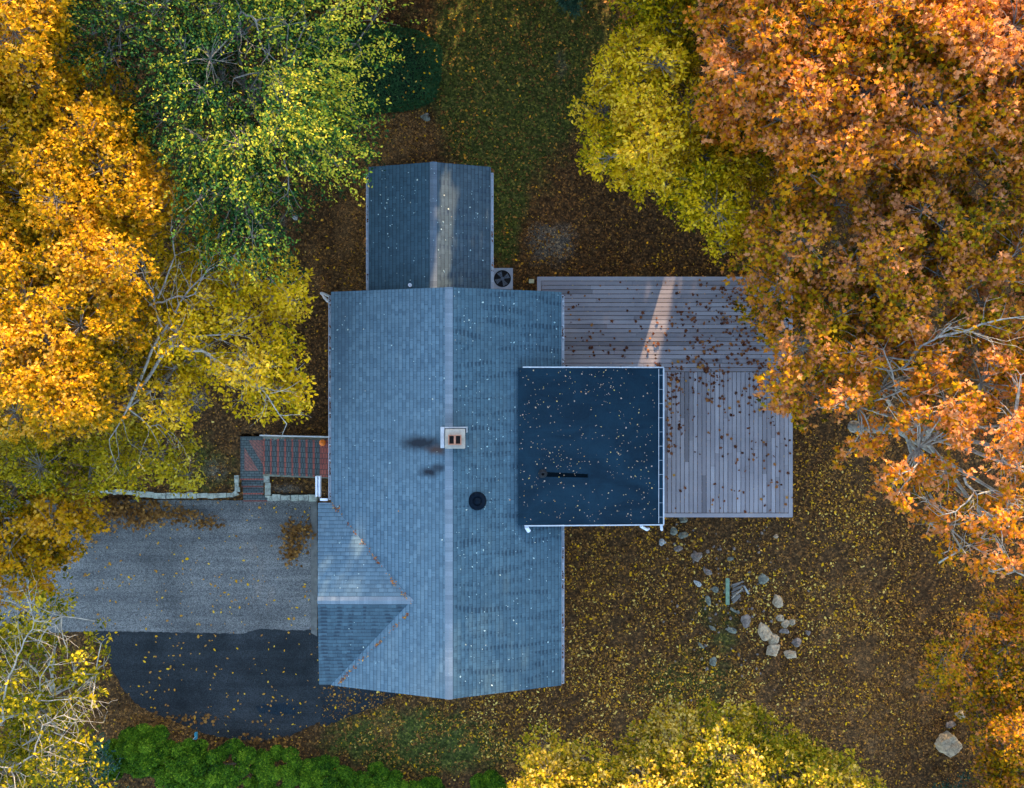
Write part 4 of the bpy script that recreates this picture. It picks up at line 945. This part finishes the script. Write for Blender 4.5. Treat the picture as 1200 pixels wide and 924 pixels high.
tree('oak_tree', 'orange oak leaning over the upper right corner of the deck', GR, [(885,215),(1010,200),(1150,185),(1290,180),(1290,470),(1180,440),(1090,420),(1030,430),(1010,430),(965,490),(915,495),(888,468),(884,430),(898,385),(880,345),(868,300)], 9.2, mat='L_org2', size=.15, base=(985,325), dens=400, tint=(.54,.30), gap=.31, ragged=2.4, trunk_r=.25)
Tk, _ = tree('oak_tree', 'thinning orange oak with bare pale twigs right of the deck', GR, [(925,395),(980,375),(1060,370),(1180,400),(1290,400),(1290,730),(1195,665),(1165,705),(1130,665),(1090,655),(1050,600),(1010,570),(970,500),(940,450)], 8.8, mat='L_org', size=.15, barkm='bark_pale', base=(1000,500), dens=270, tint=(.56,.28), gap=.40, lobe=.65, ragged=3, trunk_r=.2, edgeR=60, depth=1.5)
limb_set(Tk, [([(1060,430,8.4),(1080,405,9),(1100,395,9.2),(1115,380,9.3)], .05), ([(1060,430,8.4),(1045,435,8.9),(1020,430,9.0)], .035), ([(1045,435,8.9),(1035,410,9.1)], .03), ([(1045,435,8.9),(1050,460,9.0)], .03),
              ([(1165,505,8.6),(1180,500,8.8),(1192,480,9)], .07), ([(1190,482,9),(1196,440,9.2)], .05), ([(1100,395,9.2),(1150,380,9.4),(1210,370,9.6)], .045), ([(1130,560,8.4),(1145,580,8.6),(1168,575,8.8)], .04), ([(1140,580,8.6),(1120,600,8.7),(1100,605,8.7)], .03),
              ([(1125,345,8.8),(1165,320,9.2),(1200,290,9.5)], .035), ([(990,415,8.4),(970,425,8.3),(955,420,8.2)], .025), ([(1130,120,9.5),(1160,100,9.8),(1200,60,10)], .035), ([(1120,170,9.5),(1150,150,9.8),(1210,140,10)], .04), ([(1100,660,7.8),(1130,640,8.2),(1160,650,8.3)], .03)], 'bark_pale', twig=2)
tree('oak_sapling', 'dull orange low growth behind the big boulder', GR, [(1080,775),(1110,735),(1150,700),(1290,660),(1290,980),(1150,980),(1140,905),(1135,880),(1140,855),(1110,828),(1085,820)], 3.6, mat='L_org2', size=.12, base=(1190,840), dens=420, tint=(.42,.26), gap=.18, trunk_r=.08, layers=1, depth=1.6, zmin=1.2)
tree('maple_tree', 'yellow-green treetop at the bottom edge, right of the house', None, [(590,910),(618,885),(680,866),(735,880),(785,842),(850,822),(905,832),(940,866),(1000,878),(1045,930),(1060,1010),(580,1010)], 6.2, mat='L_olive', size=.12, base=(840,880), dens=560, tint=(.60,.30), gap=.22, tintgrad=lambda x, y: -.18*np.exp(-((x-930)/60)**2))
# low growth under the left trees and lower left
tree('shrub', 'straggly bluish-green bush under the bottom left birch', None, [(60,870),(120,855),(150,880),(150,960),(40,960)], 2.2, mat='L_teal', size=.10, templ=OVAL, base=(105,905), dens=350, tint=(.5,.3), gap=.3, lobe=.5, trunk_r=.04, layers=1, depth=1, zmin=.5, cat='shrub')
tree('shrub', 'dark shrub in shade at the bottom right edge', None, [(1080,905),(1130,895),(1160,930),(1150,980),(1060,980)], 1.6, mat='L_teal', size=.10, templ=OVAL, base=(1110,925), dens=350, tint=(.4,.3), gap=.3, lobe=.5, trunk_r=.04, layers=1, depth=1, zmin=.5, cat='shrub')
tree('young_spruce', 'tip of a small green conifer at the top edge', None, [(652,-30),(685,-30),(682,8),(672,16),(655,8)], 1.8, mat='L_teal', size=.16, templ=SLIM, base=(668,-10), dens=800, tint=(.85,.2), gap=0, lobe=.3, trunk_r=.04, layers=1, depth=.5, zmin=.5, cat='tree', K=10)

# shade trees standing beyond the top of the picture
for i, (x, y, h, wd) in enumerate([(-24,21,12,5),(-17,19,12.5,5),(-10.5,18.5,12,4.6),(-4,19,12.5,4.6),(2.2,18.5,12.2,4.6),(8.0,20,14.5,4.6),(15,18.5,13,5),(22,19,12.5,5),(-20,27,14.5,5),(-12,27,15,5),(-4.5,27.5,15,5),(3.5,27,16.5,5),(11,27,15,5),(19,27,15,5),(27,25,14,5),(-28,29,14,5)]):
    n = 4600; dv = rng.normal(0,1,(n,3)); dv /= np.linalg.norm(dv,axis=1,keepdims=True); P = np.array([x,y,h*.55]) + dv*rng.uniform(.3,1,(n,1))**.5*np.array([wd,wd,h*.47])
    P = P[~in_shaft(P)]; li = np.repeat(np.arange(len(P)), 3); ld = rng.normal(0,1,(len(li),3)); lp = P[li] + ld*.2
    lp_ok = ~in_shaft(lp); lp, ld = lp[lp_ok], ld[lp_ok]
    T = empty('maple_tree', (x,y,0), 'golden tree outside the frame beyond the wing roof', 'tree', 'trees beyond the top of the frame')
    link('crown', fast_mesh('crown', leaves(lp, ld, .30, 1.2, DIAM), 4, None, rng.uniform(0,1,len(lp))), M['L_gold'], T)
    mb = MB(); mb.tube([(x,y,-.3),(x,y,h*.3),(x,y,h*.85)], [.3,.22,.05], 8); mb.build('trunk', M['bark_grey'], T)

# ------------------------------------------------------------------ shrubs
def leafy_body(T, C, rad, n, size, mat, tint, lump=0., templ=OVAL, core='core', seed=1, tight=.06, power=2.):
    """clipped or rounded bush: leaves on a lumpy body"""
    dv = rng.normal(0,1,(n,3)); dv[:,2] = np.abs(dv[:,2]); dv /= np.linalg.norm(dv,axis=1,keepdims=True)
    k = (np.abs(dv)**power).sum(1)**(-1/power); r_ = np.random.default_rng(seed); q = r_.uniform(0,6.28,6)
    lm = 1 + lump*(np.sin(dv[:,0]*5+q[0])*np.sin(dv[:,1]*5+q[1]) + .6*np.sin(dv[:,0]*11+q[2])*np.sin(dv[:,1]*10+q[3]) + .4*np.sin(dv[:,2]*9+q[4]))
    P = np.array(C) + dv*(k*lm*(1-np.abs(rng.normal(0,tight,n))))[:,None]*np.array(rad)
    ld = dv + rng.normal(0,.6,(n,3)); v = leaves(P, ld, size*rng.uniform(.7,1.3,n), .7, templ)
    ti = np.clip(tint + .2*(lm-1)/(lump+.01)*.5 + rng.normal(0,.18,n),0,1)
    link('foliage', fast_mesh('foliage', v, len(templ), None, ti), M[mat], T)
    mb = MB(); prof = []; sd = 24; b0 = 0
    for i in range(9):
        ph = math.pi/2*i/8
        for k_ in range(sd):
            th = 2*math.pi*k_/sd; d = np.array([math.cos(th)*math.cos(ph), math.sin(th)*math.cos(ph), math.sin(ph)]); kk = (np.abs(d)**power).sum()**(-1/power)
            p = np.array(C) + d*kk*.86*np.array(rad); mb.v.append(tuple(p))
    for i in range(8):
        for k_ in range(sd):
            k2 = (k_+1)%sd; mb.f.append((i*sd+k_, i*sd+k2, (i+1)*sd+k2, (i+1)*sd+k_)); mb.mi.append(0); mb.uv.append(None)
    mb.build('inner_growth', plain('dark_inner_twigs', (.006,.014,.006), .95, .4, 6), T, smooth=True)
zz = 1.1; a, b = V(345,78,zz), V(519,78,zz); y0, y1 = V(0,130,zz).y, V(0,26,zz).y
hd = empty('clipped_bush', ((a.x+b.x)/2,(y0+y1)/2,0), 'large dark clipped bush with a rounded end beside the green locust', 'bush')
leafy_body(hd, ((a.x+b.x)/2,(y0+y1)/2,.0), ((b.x-a.x)/2,(y1-y0)/2,1.5), 30000, .07, 'L_darkg', .5, .03, DIAM, power=3.2, tight=.02)
SG = 'green shrubs along the bottom edge'
lab = ['leftmost dull green shrub of the bottom row, below the driveway','second green shrub from the left, the one standing highest in the bottom row','bright rounded green shrub third from the left at the bottom edge','fourth green shrub of the bottom row, below the marker stake','broad green shrub in the middle of the bottom row','sixth green shrub from the left at the bottom edge','seventh green shrub from the left, low at the bottom edge','small green shrub eighth in the bottom row','tiny green shrub at the right end of the bottom row']
for i, (x, y, r_, h) in enumerate([(126,893,24,1.3),(166,884,33,2.1),(212,908,40,2.0),(268,912,42,2.0),(328,918,42,2.0),(388,928,40,1.8),(442,934,38,1.6),(500,940,30,1.3),(572,926,18,1.0)]):
    c = V(x,y,h*.6); rm = r_*(CAM_Z-h*.6)/FOC; T = empty('shrub', (c.x,c.y,0), lab[i], 'shrub', SG)
    # several rounded heads make one shrub
    vs_, ti_ = [], []; mb = MB()
    for k in range(60):
        th = rng.uniform(0,6.28); q = rm*math.sqrt(rng.uniform(0,1))*.85; cc = np.array([c.x+q*math.cos(th), c.y+q*math.sin(th), h*(.62-.35*(q/rm)**2)+rng.uniform(-.1,.15)]); rr = rng.uniform(.13,.30)
        n = int(7000*rr*rr)+120; dv = rng.normal(0,1,(n,3)); dv[:,2] = np.abs(dv[:,2])*1.1; dv /= np.linalg.norm(dv,axis=1,keepdims=True)
        P = cc + dv*rr*(1-np.abs(rng.normal(0,.13,n)))[:,None]*np.array([1,1,.9]); vs_.append(leaves(P, dv+rng.normal(0,.4,(n,3)), .07*rng.uniform(.7,1.3,n), .6, DIAM)); ti_.append(np.clip(.5+rng.normal(0,.12)+rng.normal(0,.2,n)+.15*dv[:,2],0,1))
    link('foliage', fast_mesh('foliage', np.concatenate(vs_), 4, None, np.concatenate(ti_)), M['L_shrub'], T)
    for k in range(5): th = k*1.26; mb.tube([(c.x,c.y,-.2),(c.x+rm*.6*math.cos(th),c.y+rm*.6*math.sin(th),h*.6)], [.04,.015], 5)
    mb.build('stem', M['bark_brown'], T)

# ------------------------------------------------------------------ fallen leaves
def scatter(name, label, px, py, zf, size, mat, tint, templ=OVAL, lift=.02, group=None, tilt=.25):
    n = len(px); z = np.zeros(n)
    x = (px-600)*CAM_Z/FOC; y = (462-py)*CAM_Z/FOC
    if zf == 'ground': z = ground_z(x, y)
    else:
        for _ in range(4):
            z = zf(x, y); x = (px-600)*(CAM_Z-z)/FOC; y = (462-py)*(CAM_Z-z)/FOC
    P = np.stack([x, y, z+lift], 1); a = rng.uniform(0,6.28,n); d = np.stack([np.cos(a), np.sin(a), np.zeros(n)], 1)
    v = leaves(P, d, size*rng.uniform(.6,1.35,n), tilt, templ, bend=-.1)
    o = link(name, fast_mesh(name, v, len(templ), None, np.clip(tint,0,1)), M[mat]); tag(o, label, 'fallen leaves', group, 'stuff'); return o
def sample(n, box, dfun):
    px = rng.uniform(box[0], box[2], n); py = rng.uniform(box[1], box[3], n); k = rng.uniform(0,1,n) < dfun(px, py); return px[k], py[k]
DRIVE = [(-120,588),(372,586),(372,742),(376,850),(340,862),(305,869),(255,864),(205,847),(165,829),(146,812),(132,785),(112,745),(-120,748)]
HOUSE = [(388,342),(436,342),(436,200),(572,200),(572,342),(655,342),(655,800),(388,800)]
LB = [(850,850,220,90,.5),(1050,700,150,150,.35),(700,780,140,120,.25),(770,700,170,110,.55),(720,690,60,110,.5),(900,770,200,90,.6),(1000,680,120,110,.40),(500,850,160,50,.5),(640,850,120,50,.55),(760,820,120,60,.6),(470,170,70,30,.4),(420,290,40,90,.3),(770,310,120,40,.35),(700,200,70,60,.22),(600,60,120,100,.10),(160,870,80,40,.5),(1080,850,100,90,.4),(330,400,60,100,.15),(230,540,120,40,.12),(1000,560,60,60,.4),(640,280,60,50,.25)]
def gd_(px, py):
    d = .13 + 1.15*blobs(px, py, LB) * (.65 + .75*snoise(px, py, .045, 9) + .8*snoise(px+.5*py, py, .15, 10) + .25*snoise(px, py, .5, 12))
    d = np.where(inpoly(px, py, DRIVE) | inpoly(px, py, HOUSE), 0, d)
    d = np.where(inpoly(px, py, [(278,508),(392,508),(392,560),(310,560),(310,590),(278,590)]), 0, d)
    return d
px, py = sample(560000, (-60,-60,1260,990), gd_)
yellow = np.clip(blobs(px, py, [(800,760,220,150,.34),(640,850,200,80,.3),(1000,640,150,150,.22),(350,450,120,200,.1)]),0,.35)
tn = rng.beta(1.0,2.4,len(px)) + .10*snoise(px, py, .03, 31) + yellow*rng.uniform(0,2.6,len(px))*(rng.uniform(0,1,len(px))<.30)*(1+.6*snoise(px, py, .09, 55))
scatter('fallen_leaves', 'yellow and brown leaf litter strewn over the ground round the house', px, py, 'ground', .045+.085*rng.uniform(0,1,len(px))**1.8, 'L_litter', tn, tilt=.45)
# driveway
px, py = sample(1500, (60,590,475,868), lambda x, y: np.where(inpoly(x, y, DRIVE), .5+.45*snoise(x,y,.06,41), .35*(x>376)*(y<850)*(y>805)*(y<(470-x)*.45+812)))
scatter('fallen_leaves', 'single yellow and orange leaves dotted over the driveway', px, py, lambda x, y: np.full(len(x), .014), .055+.075*rng.uniform(0,1,len(px)), 'L_litter', .42+.5*rng.uniform(0,1,len(px)), lift=.012)
def row(x, y):
    return blobs(x, y, [(130,592,36,9,1.1),(178,602,20,10,1.1),(160,608,12,8,.9),(215,604,14,8,.8),(240,612,14,6,.8),(110,600,30,16,.9),(345,632,11,16,1.2),(350,624,14,7,1.1),(341,650,8,8,.9),(318,790,9,9,0),(200,845,50,6,.35),(300,866,40,4,.4)])*(.8+.5*snoise(x, y, .35, 4))
px, py = sample(45000, (60,586,372,872), row)
scatter('leaf_drift', 'brown leaf drifts heaped along the top of the driveway and near the garage', px, py, lambda x, y: np.full(len(x), .02)+rng.uniform(0,.10,len(x)), .13, 'L_litter', .12+.45*rng.beta(1.6,2,len(px)), MAPLE, tilt=.5)
# deck
DK = [(660,326),(928,326),(928,605),(781,605),(781,431),(660,431)]
px, py = sample(5200, (630,326,928,605), lambda x, y: np.where(inpoly(x, y, DK), .05+.8*blobs(x, y, [(812,455,16,10,1.6),(802,425,14,8,1.2),(870,345,8,10,1.0),(850,445,10,12,1.0),(784,500,6,30,1.0),(800,445,40,14,1),(815,400,40,35,.6),(870,390,50,60,.8),(900,440,40,50,.7),(790,470,12,60,.55),(720,400,50,20,.22),(870,360,40,30,.5),(670,410,15,25,.4),(875,520,40,60,.22)])*(.7+.7*snoise(x, y, .12, 8)), 0))
scatter('fallen_leaves', 'dark red-brown leaves scattered on the deck boards', px, py, lambda x, y: np.full(len(x), DZ), .125, 'L_brown', rng.beta(1.5,2,len(px)), MAPLE, lift=.015, tilt=.35)
# roofs
def rz(x, y):
    return np.array([ (fz(a)+.004 if (F0[0].x < a < F0[1].x and F0[2].y < b < F0[1].y) else (wz(a) if b > YT else max(mz(min(max(a,XL),XR)), (GC[2]+.01-abs(b-GC[1])*.287) if a < GC[0] else 0))) for a, b in zip(x, y)])
MAINP = [(390,343),(656,343),(656,428),(606,428),(606,617),(656,617),(656,802),(526,816),(390,800)]; WINGP = [(434,197),(574,197),(574,336),(434,336)]
px, py = sample(3900, (390,195,656,815), lambda x, y: np.where(inpoly(x, y, WINGP), .30*np.clip(1.1-np.abs(y-260)/110+.25*(x<500),0,1), np.where(inpoly(x, y, MAINP), np.where(x>530, .17, .045)+.3*blobs(x,y,[(620,590,20,60,.6),(395,380,8,60,.8),(560,520,20,20,.4)]), 0)))
scatter('leaf_specks', 'pale leaf fragments speckled over the blue-grey shingles', px, py, rz, .032+.04*rng.uniform(0,1,len(px))**3, 'L_pale', rng.beta(1,2.6,len(px)), DIAM, lift=.02, tilt=.15)
px, py = sample(1100, (609,433,768,613), lambda x, y: .45+.3*snoise(x, y, .1, 21)+.4*(x>745)*(y>520))
scatter('leaf_specks', 'pinkish and yellow leaf fragments dotted over the black flat roof', px, py, rz, .030+.03*rng.uniform(0,1,len(px))**2, 'L_flat', rng.beta(1.4,1.6,len(px)), DIAM, lift=.015, tilt=.15)
t = rng.uniform(0,1,420); t = np.where(rng.uniform(0,1,420)<.5, t, rng.choice([.03,.08,.3,.52,.55,.8,.9],420)+rng.normal(0,.02,420)); k = rng.uniform(0,1,420) < .5
px = np.where(k, 390+t*92, 397+t*85) + rng.normal(0,.9,420); py = np.where(k, 591+t*117, 801-t*86) + rng.normal(0,.9,420)
px = np.concatenate([px, [397,396,398,435,430,455,372,500,432,467,393]]); py = np.concatenate([py, [596,598,594,652,650,672,775,606,773,600,593]])
kk = rng.uniform(0,1,len(px)) < .5+.3*np.sin(px*.4); px, py = px[kk], py[kk]
scatter('leaf_specks', 'orange leaves caught in the two roof valleys above the garage', px, py, rz, .06, 'L_brown', .35+.65*rng.uniform(0,1,len(px)), OVAL, lift=.035, tilt=.3)
# litter caught in the gutters
gx = np.concatenate([np.full(260,386.3), np.full(120,660.2), np.full(220,660.2), np.full(150,430.0), np.full(150,577.0)]) + rng.normal(0,.35,900)
gy = np.concatenate([rng.uniform(346,583,260), rng.uniform(346,428,120), rng.uniform(620,802,220), rng.uniform(198,336,150), rng.uniform(198,336,150)])
kg = (snoise(gx, gy, .25, 5) > .1); gx, gy = gx[kg], gy[kg]
scatter('leaf_specks', 'brown leaves lying in the white gutters', gx, gy, lambda x, y: np.where(y>YT, 3.85, 4.10), .07, 'L_brown', rng.beta(1.5,2,len(gx)), OVAL, lift=0, tilt=.3)
px, py = sample(1800, (385,28,518,130), lambda x, y: .05*(np.hypot((x-430)/88,(y-78)/52)<.98))
scatter('fallen_leaves', 'yellow leaves resting on the dark clipped bush', px, py, lambda x, y: np.full(len(x), 1.52), .085, 'L_litter', .6+.4*rng.uniform(0,1,len(px)))
print('objects', len(bpy.data.objects))
